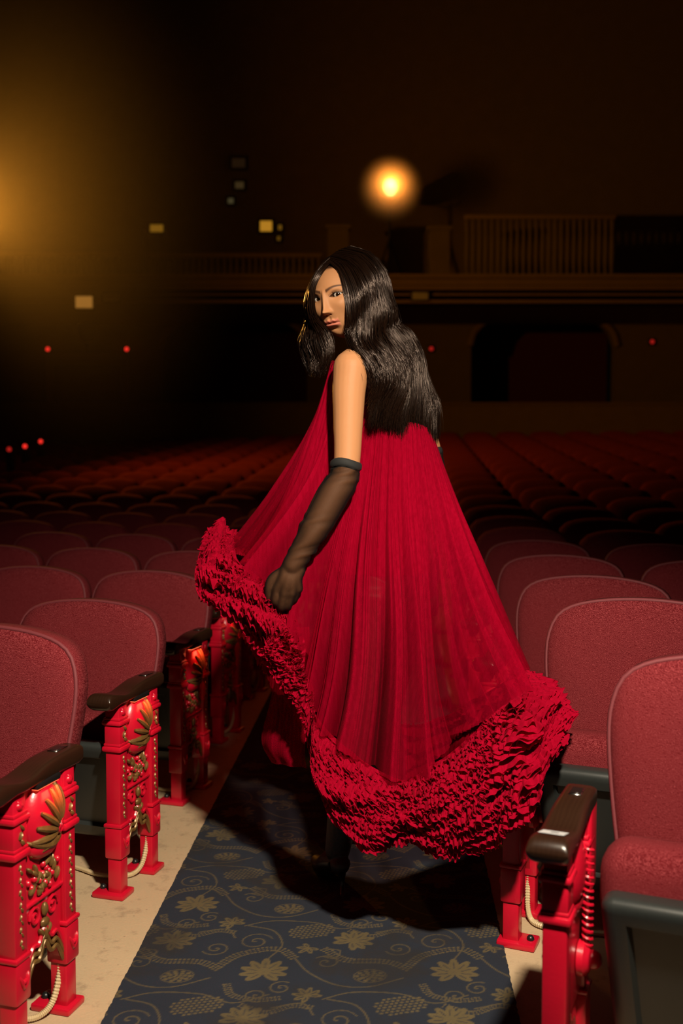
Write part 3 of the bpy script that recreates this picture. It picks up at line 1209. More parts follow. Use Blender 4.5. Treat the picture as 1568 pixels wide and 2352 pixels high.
def make_standard(mirror):
    e = empty('aisle_end')
    s = -1.0 if mirror else 1.0

    def part(name, vf, m, parent=None, auto=40, label=None):
        V, F = vf
        V = np.array(V) * np.array([s, 1, 1])
        if s < 0:
            F = [list(f)[::-1] for f in (F.tolist() if isinstance(F, np.ndarray) else F)]
        o = obj(name, (V, F), m, parent or e, auto=auto)
        if label:
            o['label'] = label
        return o
    part('front_post', post_vf(-PY), M['red'])
    part('rear_post', post_vf(PY), M['red'])
    for yc in (-PY, PY):
        f = part('foot', rbox(-.066, .034, yc - .036, yc + .036, 0, .017, .005, 2), M['red'])
        part('bolt', ellipsoid((-.048, yc, .020), (.010, .010, .010), 8, 6), M['blackmetal'], f)
    pn = part('panel', panel_vf(), M['red'])
    part('arch_trim', arch_trim_vf(.012), M['gold'], pn, label='gold zigzag band along the arch')
    part('arch_trim', arch_trim_vf(-.004), M['gold'], pn, label='gold zigzag band along the arch')
    part('arch_trim', arch_trim_vf(.030), M['red'], pn)
    part('leaf_relief', blobs(leaf_spec), M['gold'], pn, label='gilded leaves')
    part('berry_relief', blobs(berry_spec, .013), M['red'], pn)
    part('urn_relief', blobs(urn_spec), M['gold'], pn, label='gilded urn')
    part('scroll_relief', scroll_vf(1), M['red'], pn)
    part('scroll_relief', scroll_vf(-1), M['red'], pn)
    for yc in (-PY, PY):
        part('post_relief', blobs(strip_spec(yc, .225, .412, 14), .0190), M['gold'], label='gilded bellflower chain')
        part('post_leaf', blobs(strip_spec(yc, .450, .496, 3), .0245), M['gold'], label='gilded leaf')
        part('post_rosette', blobs([(yc, .535, .012, .010, 0), (yc, .535, .005, .014, .5)], .0215), M['red'])
        part('block_relief', blobs([(yc - .008, .16, .005, .02, .4), (yc + .008, .16, .005, .02, -.4), (yc, .16, .012, .006, 0)], .026), M['red'])
    md = part('medallion', dome_vf(), M['red'])
    for a in np.linspace(-1.95, .25, 8):
        part('flute', flute_vf(a), M['gold'], md, label='gold shell rib')
    part('crescent', crescent_vf(), M['gold'], md, label='gold crescent band')
    t = np.linspace(0, 1, 30)
    an = 1.2 + t * 2 * math.pi * 1.3
    P = np.array([dome_pt(.030 + math.cos(q) * .017 * (1 - .7 * w), .452 + math.sin(q) * .017 * (1 - .7 * w), .003) for q, w in zip(an, t)])
    part('volute', tube(P, .0038, 6), M['red'], md)
    part('bowl', bowl_vf(), M['red'], md)
    ar = part('armrest', arm_vf(), M['wood'], auto=50)
    pl_ = part('number_plate', rbox(-.013, .013, .062, .108, .604, .6075, .0015, 1), M['chrome'], ar)
    part('plate_face', rbox(-.010, .010, .068, .102, .6065, .6082, .0006, 1), M['plate'], ar)
    lh = part('aisle_lamp', rbox(.012, .034, -.045, .045, .553, .568, .003, 2), M['blackmetal'])
    part('lamp_lens', rbox(.015, .031, -.040, .040, .5505, .5545, .001, 1), emit('aisle_lamp_glow_%d' % (s > 0), (1.0, .16, .06), 1.5 if s > 0 else .08), lh)
    part('conduit', conduit_vf(s), M['beige'])
    part('pivot_disc', tube([(-.018, .03, .30), (-.030, .03, .30), (-.040, .03, .30)], [.034, .034, .024], 18), M['red'])
    part('pivot_knob', ellipsoid((-.045, .03, .30), (.018, .018, .018), 12, 8), M['red'])
    part('spring', spring_vf(), M['red'])
    part('gusset', rbox(-.016, -.004, -.085, .09, .22, .50, .004, 2), M['red'])
    # the bracket that rises behind the arm to the backrest
    part('back_bracket', rbox(-.030, -.008,   .085, .150, .40, .585, .008, 3), M['red'])
    return e


protoL = make_standard(False)
protoR = make_standard(True)
usedp = {'L': False, 'R': False}
for b, ks in (('L', range(1, 13)), ('R', range(1, 7))):
    for k in ks:
        p = std_pos(b, k)
        proto = protoL if b == 'L' else protoR
        e = proto if not usedp[b] else copy_tree(proto)
        usedp[b] = True
        h = float(floor_h(p[0], p[1]))
        e.location = (p[0], p[1], h)
        e.rotation_euler = (0, 0, -AL if b == 'L' else -AR)
        side = 'left' if b == 'L' else 'right'
        tag(e, 'red and gold cast iron seat end, %s row %s of the aisle' % (ORD[k - 1], side), 'seat end', 'cast iron seat ends %s of the aisle' % side)
for b, n in (('L', 8), ('R', 4)):
    s = 1 if b == 'L' else -1
    for k in range(1, n + 1):
        p = std_pos(b, k)
        a = AL if b == 'L' else AR
        off = np.array([math.cos(a), -math.sin(a)]) * .060 * s
        h = float(floor_h(p[0], p[1]))
        lo = (p[0] + off[0], p[1] + off[1], h + .540)
        tg = (p[0] + off[0] * .2, p[1] + off[1] * .2, h + .30)
        add_light('aisle_lamp_light', 'AREA', lo, .16 if b == 'L' else .01, (1.0, .12, .05), tg, size=.05)

# paper sticker on the front right arm rest
p = std_pos('R', 1)
e = empty('paper_sticker', (p[0], p[1], .0), -AR)
V, F = grid(np.array([[(x, y, arm_top(y) + .0012) for y in np.linspace(-.156, -.108, 9)] for x in (-.024, .022)]))
obj('label_paper', (V, F), M['paper'], e, smooth=False)
V, F = grid(np.array([[(x, y, arm_top(y) + .0016) for y in np.linspace(-.138, -.124, 4)] for x in (-.006, .008)]))
obj('print', (V, F), M['ink'], e, smooth=False)
tag(e, 'small pale paper sticker on the arm rest at the right front', 'sticker')

# ------------------------------------------------------------------ the person
BASE = np.array([0.06, 2.98, 0.006])
person = empty('person', BASE)
tag(person, 'person in a crimson ruffled tulle gown and sheer black gloves, looking back in the aisle', 'person')


def pobj(name, VF, mats, parent=person, auto=None, **kw):
    V, F = VF
    top = parent
    o = obj(name, (np.asarray(V) - BASE, F), mats, top, auto=auto, **kw)
    return o


# --- head, built in its own frame: x to the left of the person, y forward, z up
def head_local():
    na, ne = 250, 290
    ua = np.linspace(-1, 1, na, endpoint=False)
    az = math.pi * (0.42 * ua + 0.58 * np.sign(ua) * np.abs(ua) ** 2.4)
    el = np.linspace(-math.pi / 2, math.pi / 2, ne)
    E, A = np.meshgrid(el, az, indexing='ij')
    dx, dy, dz = np.sin(A) * np.cos(E), np.cos(A) * np.cos(E), np.sin(E)
    w = sstep(-.1, .5, dy) * sstep(.25, -.45, dz)
    p = 2 + .75 * w
    a, c = .073, .118
    b = np.where(dy > 0, .092, .104)
    r = (np.abs(dx / a) ** p + np.abs(dy / b) ** p + np.abs(dz / c) ** p) ** (-1 / p)
    x, y, z = dx * r, dy * r, dz * r
    up_z = np.clip(z / .118, 0, 1)
    z = np.where(z > 0, z * (1 - .13 * up_z), z)
    y = y - .020 * up_z ** 2 * sstep(-.2, .4, dy)
    t = np.clip(-z / .118, 0, 1)
    x = x * (1 - .42 * t ** 1.5 * sstep(-.3, .4, dy))
    y = y - .012 * np.clip(-z / .118, 0, 1) ** 2 * sstep(-.1, .4, dy)
    fr = sstep(.10, .45, dy)

    def G(x0, z0, sx, sz, amp):
        return amp * np.exp(-((np.abs(x) - x0) / sx) ** 2 - ((z - z0) / sz) ** 2) if x0 > 0 else amp * np.exp(-(x / sx) ** 2 - ((z - z0) / sz) ** 2)
    f = np.zeros_like(x)
    f += G(.026, .020, .020, .008, .0035)                 # brow
    f += G(.032, .000, .017, .012, -.0085)                # sockets
    f += G(.046, -.026, .016, .016, .0045)                # cheekbones
    f += G(.040, -.060, .016, .020, -.0035)               # hollow under the cheek
    nz = np.clip((.012 - z) / .052, 0, 1)                 # nose, bridge to tip
    bridge = (.004 + .0170 * nz ** 1.35) * sstep(-.0490, -.0405, z) * sstep(.030, .008, z)
    f += bridge * np.exp(-(x / (.0056 + .0042 * nz)) ** 2)
    f += G(.0100, -.0400, .0052, .0056, .0065)            # wings
    f += G(0, -.0385, .0075, .0062, .0040)                # tip
    f += G(.0062, -.0470, .0030, .0022, -.0055)           # nostrils
    f += G(0, -.056, .004, .006, -.0016)                  # philtrum
    lipw = np.clip(1 - (np.abs(x) / .0245) ** 2.4, 0, 1)
    f += lipw * (.0062 * np.exp(-((z + .0655 + .0012 * np.cos(x * 420)) / .0042) ** 2)
                 + .0078 * np.exp(-((z + .0765) / .0050) ** 2)
                 - .0048 * np.exp(-((z + .0708) / .0016) ** 2))
    f += G(0, -.0865, .014, .005, -.0035)
    f += G(0, -.104, .015, .010, .0065)                   # chin
    y = y + f * fr
    # eyes: lids over the eyeballs, with an almond opening
    col = np.zeros(x.shape + (3,))
    col[:] = (.43, .20, .088)
    eyes = []
    liner = np.zeros_like(x)
    for s in (-1, 1):
        xe, ze, R = s * .0315, .001, .0125
        i = np.argmin((x - xe) ** 2 + (z - ze) ** 2 + (y < 0) * 9)
        ye = y.reshape(-1)[i] - R + .0030
        ec = np.array([xe, ye, ze])
        eyes.append((ec, R))
        lx = (x - xe) * s / .0160
        tilt = .0016 * lx
        up = .0068 * np.clip(1 - np.abs(lx) ** 2.1, 0, 1) + tilt
        lo = -.0046 * np.clip(1 - np.abs(lx) ** 2.0, 0, 1) + tilt
        zz = z - ze
        d2 = (x - xe) ** 2 + (z - ze) ** 2
        sph = ye + np.sqrt(np.maximum((R + .0016) ** 2 - d2, 0))
        lid = (d2 < (R * 1.02) ** 2) & (dy > 0)
        y = np.where(lid, np.maximum(y, sph), y)
        inside = (np.abs(lx) < 1) & (zz < up) & (zz > lo) & (dy > 0)
        y = np.where(inside, ye + np.sqrt(np.maximum((R - .0035) ** 2 - d2, 0)), y)
        de = np.minimum(np.abs(zz - up), np.abs(zz - lo))
        near = (np.abs(lx) < 1.12) & (dy > 0)
        liner = np.maximum(liner, np.where(near & (zz > up - .0006), np.exp(-((zz - up) / .0020) ** 2), 0))
        liner = np.maximum(liner, .8 * np.where(near & (zz < lo + .0006), np.exp(-((zz - lo) / .0011) ** 2), 0))
        liner = np.maximum(liner, np.where(inside, 1.0, 0))
        crease = np.where((np.abs(lx) < 1.15) & (dy > 0), np.exp(-((zz - up - .0048) / .0022) ** 2), 0)
        col = col * (1 - .42 * crease[..., None])
        bx_ = np.abs(x) - .010
        tb = np.clip(bx_ / .042, 0, 1)
        bz_ = .0165 + .0085 * np.sin(tb * 2.3) - .001 * tb
        br = np.where((bx_ > -.002) & (bx_ < .044) & (np.sign(x) == s) & (dy > 0), np.exp(-((z - bz_) / (.0046 - .0026 * tb)) ** 4), 0)
        col = col * (1 - br[..., None] * .88) + br[..., None] * .88 * np.array((.022, .010, .006))
    lip = np.where((lipw > .12) & (dy > 0), np.exp(-((z + .0712) / .0098) ** 6), 0)
    col = col * (1 - lip[..., None]) + lip[..., None] * np.array((.50, .155, .105))
    seam = np.where(lipw > .05, np.exp(-((z + .0708) / .0013) ** 2), 0) * (dy > 0)
    col = col * (1 - .7 * seam[..., None])
    col = col * (1 - liner[..., None] * .93) + liner[..., None] * .93 * np.array((.006, .004, .003))
    scalp = np.maximum(sstep(.070, .080, z), sstep(.060, .066, np.abs(x)) * (z > -.04))
    scalp = np.maximum(scalp, (dy < .1) * 1.0)
    col = col * (1 - scalp[..., None]) + scalp[..., None] * np.array((.010, .005, .003))
    P = np.stack([x, y, z], -1)
    return P, col, eyes


HP, HC, EYES = head_local()
yaw, pitch, roll = math.radians(31), math.radians(6), math.radians(9)
Fv = np.array([-math.sin(yaw), -math.cos(yaw), 0.0])
Lv = np.array([math.cos(yaw), -math.sin(yaw), 0.0])     # the left side of the person, image right
Uv = np.array([0, 0, 1.0])
HM = np.stack([Lv, Fv, Uv], 1)                          # columns: local axes in world
ax = Matrix.Rotation(roll, 3, Vector((0, -1, 0)))       # tip the crown towards image left
ax2 = Matrix.Rotation(pitch, 3, Vector(Lv))
HM = np.array(ax) @ np.array(ax2) @ HM
if (HM @ np.array([0, 0, 1.0]))[0] > 0:
    HM = np.array(ax.inverted()) @ np.array(ax2) @ np.stack([Lv, Fv, Uv], 1)
EYE_MID = at(754, 682, 2.905)
HS = 1.0
em = np.mean([e[0] for e in EYES], 0)
HO = EYE_MID - HM @ (em * HS)


def hw(p):
    return np.asarray(p) * HS @ HM.T + HO


HV, HF = grid(hw(HP), False, True)
HF = HF[:, ::-1].copy()

# --- trunk and limbs, one voxel-fused surface
SH_L, EL_L, WR_L = at(806, 846, 2.87), at(793, 1085, 2.825), at(672, 1300, 2.775)
SH_R, EL_R, WR_R = at(925, 855, 3.12), at(990, 1075, 3.14), at(985, 1290, 3.05)
bodyg = Geo()
neck0, neck1 = at(822, 740, 2.985), at(872, 830, 2.99)
bodyg.add(limb([neck0, (neck0 + neck1) / 2, neck1], [.052, .050, .062]))
chest, waist, hip = at(872, 930, 3.04), at(876, 1090, 3.03), at(880, 1290, 3.01)
bodyg.add(limb([at(872, 850, 3.02), chest, waist, hip, at(880, 1370, 3.0)], [.070, .100, .090, .130, .12], 20))
bodyg.add(limb([neck1, (neck1 * .45 + SH_L * .55) + np.array([0, 0, .012]), SH_L], [.055, .052, .050]))
bodyg.add(limb([neck1, (neck1 * .45 + SH_R * .55) + np.array([0, 0, .012]), SH_R], [.055, .052, .050]))
LARM = [SH_L, at(801, 900, 2.858), at(799, 975, 2.845), EL_L, at(763, 1140, 2.81), at(722, 1215, 2.79), WR_L]
LRAD = [.050, .0455, .0405, .0355, .0385, .0345, .0265]
bodyg.add(limb(LARM, LRAD, 20))
RARM = [SH_R, at(943, 920, 3.14), at(973, 1000, 3.145), EL_R, WR_R]
RRAD = [.050, .044, .039, .034, .027]
bodyg.add(limb(RARM, RRAD, 18))
# left hand: a fist closed on the gown, back of the hand towards the camera
hy = 2.770
KN = [at(637, 1352, hy), at(653, 1362, hy - .006), at(669, 1362, hy - .005), at(684, 1352, hy + .004)]
for i, kp in enumerate(KN):
    bodyg.add(limb([WR_L + np.array([(i - 1.5) * .009, 0, -.01]), (WR_L * .45 + kp * .55) + np.array([0, -.004, 0]), kp], [.019, .0165, .0118], 12, 8))
PIPS = [(632, 1382, hy + .006), (646, 1395, hy + .006), (660, 1393, hy + .010), (673, 1379, hy + .018)]
DIPS = [(637, 1379, hy + .036), (650, 1389, hy + .038), (662, 1387, hy + .041), (672, 1374, hy + .043)]
TIPS = [(644, 1362, hy + .042), (655, 1369, hy + .044), (665, 1368, hy + .046), (673, 1357, hy + .046)]
for kp, a, b_, c_, r in zip(KN, PIPS, DIPS, TIPS, (.0100, .0102, .0096, .0085)):
    bodyg.add(limb([kp, at(*a), at(*b_), at(*c_)], [r * 1.12, r, r * .92, r * .8], 12, 8))
bodyg.add(limb([WR_L + np.array([-.012, .004, -.012]), at(630, 1330, hy + .012), at(619, 1352, hy + .012), at(620, 1378, hy + .020), at(628, 1392, hy + .030)],
               [.016, .0155, .012, .0105, .008], 12, 8))
# right hand, hidden beyond the gown
kr = WR_R + np.array([-.01, -.01, -.085])
bodyg.add(limb([WR_R, (WR_R + kr) / 2, kr], [.026, .030, .026], 14))
for i in range(4):
    q = kr + np.array([(i - 1.5) * .017, 0, 0])
    bodyg.add(limb([q, q + np.array([0, -.01, -.04]), q + np.array([0, .0, -.075 + .006 * abs(i - 1.4)])], [.0095, .009, .0075], 10, 6))
bodyg.add(limb([WR_R + np.array([-.02, -.01, -.02]), WR_R + np.array([-.038, -.02, -.06]), WR_R + np.array([-.036, -.025, -.09])], [.014, .0115, .009], 10, 6))
# legs, mid-step
HIPL, KNL, ANL = at(858, 1370, 2.945), at(822, 1655, 2.90), at(775, 1952, 2.955)
HIPR, KNR, ANR = at(905, 1370, 3.05), at(880, 1640, 3.10), at(905, 1885, 3.30)
bodyg.add(limb([HIPL, (HIPL + KNL) / 2, KNL, (KNL * .6 + ANL * .4), ANL], [.090, .075, .052, .052, .034], 18))
bodyg.add(limb([HIPR, (HIPR + KNR) / 2, KNR, (KNR * .6 + ANR * .4), ANR], [.090, .075, .052, .052, .034], 18))
TOE = {}
for nm, an, dirv in (('l', ANL, np.array([-.35, .94, 0])), ('r', ANR, np.array([-.85, .2, 0]))):
    dirv = dirv / np.linalg.norm(dirv)
    heel = np.array([an[0], an[1], an[2] - .035]) - dirv * .018
    ball = np.array([an[0] + dirv[0] * .115, an[1] + dirv[1] * .115, .033])
    toe = np.array([an[0] + dirv[0] * .185, an[1] + dirv[1] * .185, .026])
    TOE[nm] = (heel, ball, toe, dirv)
    bodyg.add(limb([heel, (heel + ball) / 2 + np.array([0, 0, .012]), ball, toe], [.028, .033, .030, .016], 14))
V, F = bodyg.vf()
tmp_me = bpy.data.meshes.new('tmp')
tmp_me.from_pydata(V.tolist(), [], F)
tmp = bpy.data.objects.new('tmp', tmp_me)
COL.objects.link(tmp)
md_ = tmp.modifiers.new('r', 'REMESH')
md_.mode = 'VOXEL'
md_.voxel_size = .0036
md2 = tmp.modifiers.new('s', 'SMOOTH')
md2.factor = .5
md2.iterations = 5
dg = bpy.context.evaluated_depsgraph_get()
ev = tmp.evaluated_get(dg).to_mesh()
BV = np.empty(len(ev.vertices) * 3)
ev.vertices.foreach_get('co', BV)
BV = BV.reshape(-1, 3)
BN = np.empty(len(ev.vertices) * 3, np.float32)
ev.vertices.foreach_get('normal', BN)
BN = BN.reshape(-1, 3).astype(float)
BF = [tuple(p.vertices) for p in ev.polygons]
tmp.evaluated_get(dg).to_mesh_clear()
bpy.data.objects.remove(tmp)
bpy.data.meshes.remove(tmp_me)
nb = len(BV)
allV = np.concatenate([BV, HV])
allF = BF + (HF + nb).tolist()
body = pobj('body', (allV, allF), M['skin'])
cols = np.ones((len(allV), 4), np.float32)
cols[:nb, :3] = (.43, .20, .088)
cols[nb:, :3] = HC.reshape(-1, 3)
at_ = body.data.color_attributes.new('Col', 'FLOAT_COLOR', 'POINT')
at_.data.foreach_set('color', cols.reshape(-1))


def dist_poly(P, pts):
    d = np.full(len(P), 9.0)
    arc = np.zeros(len(P))
    L = 0.0
    for a, b in zip(pts[:-1], pts[1:]):
        ab = b - a
        l = np.linalg.norm(ab)
        t = np.clip((P - a) @ ab / l ** 2, 0, 1)
        dd = np.linalg.norm(P - (a + t[:, None] * ab), axis=1)
        m = dd < d
        d[m] = dd[m]
        arc[m] = L + t[m] * l
        L += l
    return d, arc


def garment(name, mask, offs, mat, parent=person):
    idx = -np.ones(nb, int)
    ids = np.nonzero(mask)[0]
    idx[ids] = np.arange(len(ids))
    F2 = [[int(idx[i]) for i in f] for f in BF if all(mask[i] for i in f)]
    return pobj(name, (BV[ids] + BN[ids] * offs[ids, None], F2), mat, parent)


def glove(arm_pts, hand_pts, start, label):
    pts = [np.asarray(p) for p in arm_pts] + hand_pts
    d, arc = dist_poly(BV, pts)
    mask = (d < .085) & (arc > start)
    elb = start
    s = arc - elb
    wr = .0042 * np.sin(s * 210 + 9 * BV[:, 0] * 20 + 2 * np.sin(BV[:, 2] * 60)) * (.8 * np.exp(-((s - .235) / .05) ** 2) + .45 * np.exp(-((s - .02) / .05) ** 2))
    offs = .0030 + .0035 * sstep(.0, .05, s) * sstep(.27, .2, s) + wr
    offs = np.maximum(offs, .0022)
    o = garment('glove', mask, offs, M['glove'])
    o['label'] = label
    return o


la = [np.asarray(p) for p in LARM]
arcL = np.cumsum([0] + [np.linalg.norm(b - a) for a, b in zip(la[:-1], la[1:])])
cutL = arcL[3] - .025
gl = glove(la, [at(655, 1355, hy), at(655, 1400, hy + .02)], cutL, 'sheer black glove on the arm nearer the camera')


def cuff(pts, arc0, rad, parent):
    P = np.array(pts)
    L = np.concatenate([[0], np.cumsum(np.linalg.norm(np.diff(P, axis=0), axis=1))])
    q = lambda s: np.array([np.interp(s, L, P[:, i]) for i in range(3)])
    t = unit(q(arc0 + .02) - q(arc0 - .02))
    u = unit(np.cross(t, np.array([0, 1.0, 0])))
    w = np.cross(t, u)
    a = np.linspace(0, 2 * math.pi, 40, endpoint=False)
    rings = []
    for k in np.linspace(0, 1, 9):
        rr = rad + .0045 * math.sin(math.pi * k) ** .5
        c = q(arc0 + .022 * (k - .25))
        wob = .004 * np.sin(2 * a + .6)
        rings.append(c + rr * (np.cos(a)[:, None] * u + np.sin(a)[:, None] * w) + t * wob[:, None])
    return pobj('cuff', grid(np.array(rings), False, True), M['cloth_black'], parent)


cuff(la, cutL, .0395, gl)
ra = [np.asarray(p) for p in RARM]
arcR = np.cumsum([0] + [np.linalg.norm(b - a) for a, b in zip(ra[:-1], ra[1:])])
gr = glove(ra, [kr, kr + np.array([0, 0, -.09])], arcR[3] - .055, 'sheer black glove on the arm behind the gown')
cuff(ra, arcR[3] - .055, .0400, gr)

# stockings and heeled shoes
for nm, hip_, kn_, an_ in (('l', HIPL, KNL, ANL), ('r', HIPR, KNR, ANR)):
    heel, ball, toe, dirv = TOE[nm]
    d, arc = dist_poly(BV, [hip_, kn_, an_, heel, toe])
    other = dist_poly(BV, [HIPR, KNR, ANR, TOE['r'][0], TOE['r'][2]] if nm == 'l' else [HIPL, KNL, ANL, TOE['l'][0], TOE['l'][2]])[0]
    st = garment('stocking', (d < .16) & (BV[:, 2] < 1.0) & (other > d) & (dist_poly(BV, la + [at(655, 1400, hy)])[0] > .09), np.full(nb, .0025), M['lace'])
    g = Geo()
    A = catmull(np.array([list(heel) + [.033], list((heel + ball) / 2 + np.array([0, 0, .004])) + [.037], list(ball) + [.035], list(toe + dirv * .02 - np.array([0, 0, .006])) + [.012]]), 20)
    A[:, 2] = np.maximum(A[:, 2], A[:, 3] * .62 + .007)
    g.add(tube(A[:, :3], A[:, 3], 14, True, (.72, 1.0)))
    g.add(tube([heel - dirv * .012 + np.array([0, 0, -.01]), np.array([*(heel - dirv * .020)[:2], .05]), np.array([*(heel - dirv * .022)[:2], .008])], [.016, .007, .006], 10))
    pobj('shoe', g.vf(), M['leather'])

# eyeballs looking at the camera
def eye_mesh(c, R):
    gaze = unit(CAM - c)
    up_ = unit(np.array([0, 0, 1.0]) - gaze * gaze[2])
    rt_ = np.cross(gaze, up_)
    th = np.concatenate([np.linspace(0, .30, 10), np.linspace(.33, .62, 10), np.linspace(.66, math.pi, 16)])
    ph = np.linspace(0, 2 * math.pi, 36, endpoint=False)
    T, Pp = np.meshgrid(th, ph, indexing='ij')
    V = c + R * (np.cos(T)[..., None] * gaze + np.sin(T)[..., None] * (np.cos(Pp)[..., None] * rt_ + np.sin(Pp)[..., None] * up_))
    col = np.ones(T.shape + (4,), np.float32)
    col[..., :3] = np.where((T < .22)[..., None], (.002, .002, .002), np.where((T < .56)[..., None], (.022, .009, .004), (.62, .54, .47)))
    return grid(V, False, True), col


k = Nodes('eye')
M['eye'] = k.pbr(k.n('Attribute', attribute_name='Col').outputs['Color'], .08, 0, None, **{'Coat Weight': .6, 'Coat Roughness': .03})
for c, R in EYES:
    VF, col = eye_mesh(hw(c), R * HS)
    o = pobj('eye', VF, M['eye'], body)
    a = o.data.color_attributes.new('Col', 'FLOAT_COLOR', 'POINT')
    a.data.foreach_set('color', col.reshape(-1))
# upper lashes
g = Geo()
for s, (c, R) in zip((-1, 1), EYES):
    for q in np.linspace(-.95, 1.05, 26):
        x0 = c[0] + s * q * .0158
        z0 = c[2] + .0066 * max(0, 1 - abs(q) ** 2.1) + .0016 * q
        yy = c[1] + math.sqrt(max((R + .0012) ** 2 - (x0 - c[0]) ** 2 - (z0 - c[2]) ** 2, 1e-6))
        p0 = np.array([x0, yy, z0])
        p1 = p0 + np.array([s * .002 * q, .0045, .0008])
        p2 = p1 + np.array([s * .0025 * q, .0025, .0035])
        g.add(tube(hw(np.array([p0, p1, p2])), [.00045, .00035, .0001], 4, False))
lash = pobj('eyelashes', g.vf(), M['leather'], body)
lash['kind'] = 'stuff'

slipm = (BV[:, 2] > .93) & (BV[:, 2] < 1.44) & (dist_poly(BV, la + [at(655, 1400, hy)])[0] > .062) & (dist_poly(BV, ra + [kr, kr - np.array([0, 0, .1])])[0] > .060)
sl = garment('slip', slipm, np.full(nb, .006), M['ruffle'])
sl['label'] = 'crimson slip under the sheer gown'

# --- hair
GN = np.array([
    [(756, 600, 2.905), (776, 622, 2.870), (787, 655, 2.852), (795, 695, 2.845), (801, 735, 2.850), (795, 765, 2.862), (808, 795, 2.862), (838, 832, 2.845), (853, 862, 2.845), (856, 880, 2.850)],
    [(757, 596, 2.915), (790, 612, 2.870), (812, 655, 2.845), (822, 700, 2.838), (820, 742, 2.845), (812, 772, 2.855), (835, 810, 2.855), (866, 852, 2.845), (866, 895, 2.855), (850, 925, 2.865)],
    [(762, 589, 2.935), (808, 602, 2.880), (838, 652, 2.855), (850, 700, 2.850), (843, 745, 2.858), (846, 785, 2.872), (876, 825, 2.875), (890, 875, 2.875), (866, 925, 2.885), (852, 968, 2.890)],
    [(772, 580, 2.960), (828, 592, 2.910), (864, 645, 2.888), (876, 700, 2.885), (866, 748, 2.893), (880, 788, 2.915), (912, 832, 2.922), (920, 890, 2.915), (892, 940, 2.920), (888, 982, 2.922)],
    [(785, 573, 2.990), (843, 588, 2.950), (880, 642, 2.935), (893, 700, 2.935), (888, 748, 2.945), (910, 785, 2.960), (940, 835, 2.965), (940, 895, 2.955), (922, 950, 2.955), (925, 1000, 2.955)],
    [(798, 568, 3.020), (852, 584, 3.000), (888, 638, 2.990), (902, 698, 2.990), (902, 745, 3.000), (932, 775, 3.010), (955, 828, 3.010), (962, 890, 2.995), (955, 950, 2.990), (962, 1010, 2.990)],
    [(805, 567, 3.045), (853, 586, 3.050), (888, 642, 3.050), (903, 702, 3.050), (908, 742, 3.055), (948, 775, 3.060), (964, 825, 3.060), (978, 890, 3.045), (990, 945, 3.030), (988, 1012, 3.030)],
    [(805, 568, 3.070), (845, 590, 3.095), (878, 648, 3.105), (893, 708, 3.110), (900, 748, 3.115), (942, 785, 3.115), (962, 830, 3.110), (982, 895, 3.090), (1004, 945, 3.075), (1001, 1000, 3.075)],
    [(800, 572, 3.090), (820, 605, 3.125), (835, 660, 3.135), (848, 720, 3.140), (868, 765, 3.145), (910, 800, 3.145), (940, 850, 3.140), (960, 905, 3.125), (980, 955, 3.115), (985, 1000, 3.115)],
], float)
GLf = np.array([
    [(756, 600, 2.905), (736, 622, 2.880), (720, 655, 2.875), (716, 695, 2.882), (725, 735, 2.895), (748, 770, 2.910), (762, 795, 2.920), (752, 822, 2.925), (738, 850, 2.930)],
    [(757, 598, 2.915), (732, 626, 2.895), (713, 664, 2.895), (709, 703, 2.908), (714, 742, 2.920), (720, 775, 2.930), (734, 805, 2.935), (736, 835, 2.940), (728, 862, 2.940)],
    [(760, 593, 2.930), (730, 624, 2.925), (710, 668, 2.930), (705, 710, 2.940), (706, 748, 2.950), (702, 778, 2.955), (711, 808, 2.958), (718, 838, 2.960), (722, 866, 2.960)],
    [(768, 585, 2.960), (732, 618, 2.965), (709, 672, 2.975), (703, 718, 2.985), (702, 755, 2.990), (695, 783, 2.990), (700, 812, 2.990), (708, 835, 2.990), (712, 850, 2.990)],
    [(785, 574, 3.000), (742, 604, 3.015), (715, 660, 3.030), (709, 715, 3.040), (708, 755, 3.045), (702, 788, 3.045), (705, 815, 3.045), (712, 835, 3.045), (716, 850, 3.045)],
    [(802, 568, 3.050), (760, 592, 3.075), (738, 650, 3.095), (735, 715, 3.105), (738, 765, 3.105), (738, 798, 3.10), (740, 825, 3.10), (742, 840, 3.10), (740, 850, 3.10)],
], float)
GN[2:8, 5:, 2] -= .022
GN[2:, 9, 1] += 10
GN[0, 1:6, 2] += np.array([.020, .030, .032, .030, .022])
GN[1, 1:6, 2] += np.array([.012, .020, .022, .020, .012])


def guide_field(Gd, s, npt):
    """strand centre lines for cross positions s in [0, 1]; Gd guides x points x 3 in photo positions and depth"""
    Wd = at3(Gd)
    k_ = len(Wd)
    t = s * (k_ - 1)
    i = np.clip(np.floor(t).astype(int), 0, k_ - 2)
    f = (t - i)[:, None, None]
    ext = np.concatenate([[2 * Wd[0] - Wd[1]], Wd, [2 * Wd[-1] - Wd[-2]]])
    p = [ext[i + o] for o in range(4)]
    C = .5 * (2 * p[1] + (p[2] - p[0]) * f + (2 * p[0] - 5 * p[1] + 4 * p[2] - p[3]) * f ** 2 + (3 * p[1] - p[0] - 3 * p[2] + p[3]) * f ** 3)
    return np.moveaxis(catmull(np.moveaxis(C, 1, 0), npt), 0, 1)       # strands x npt x 3


HAIR_C = at(800, 690, 2.985)


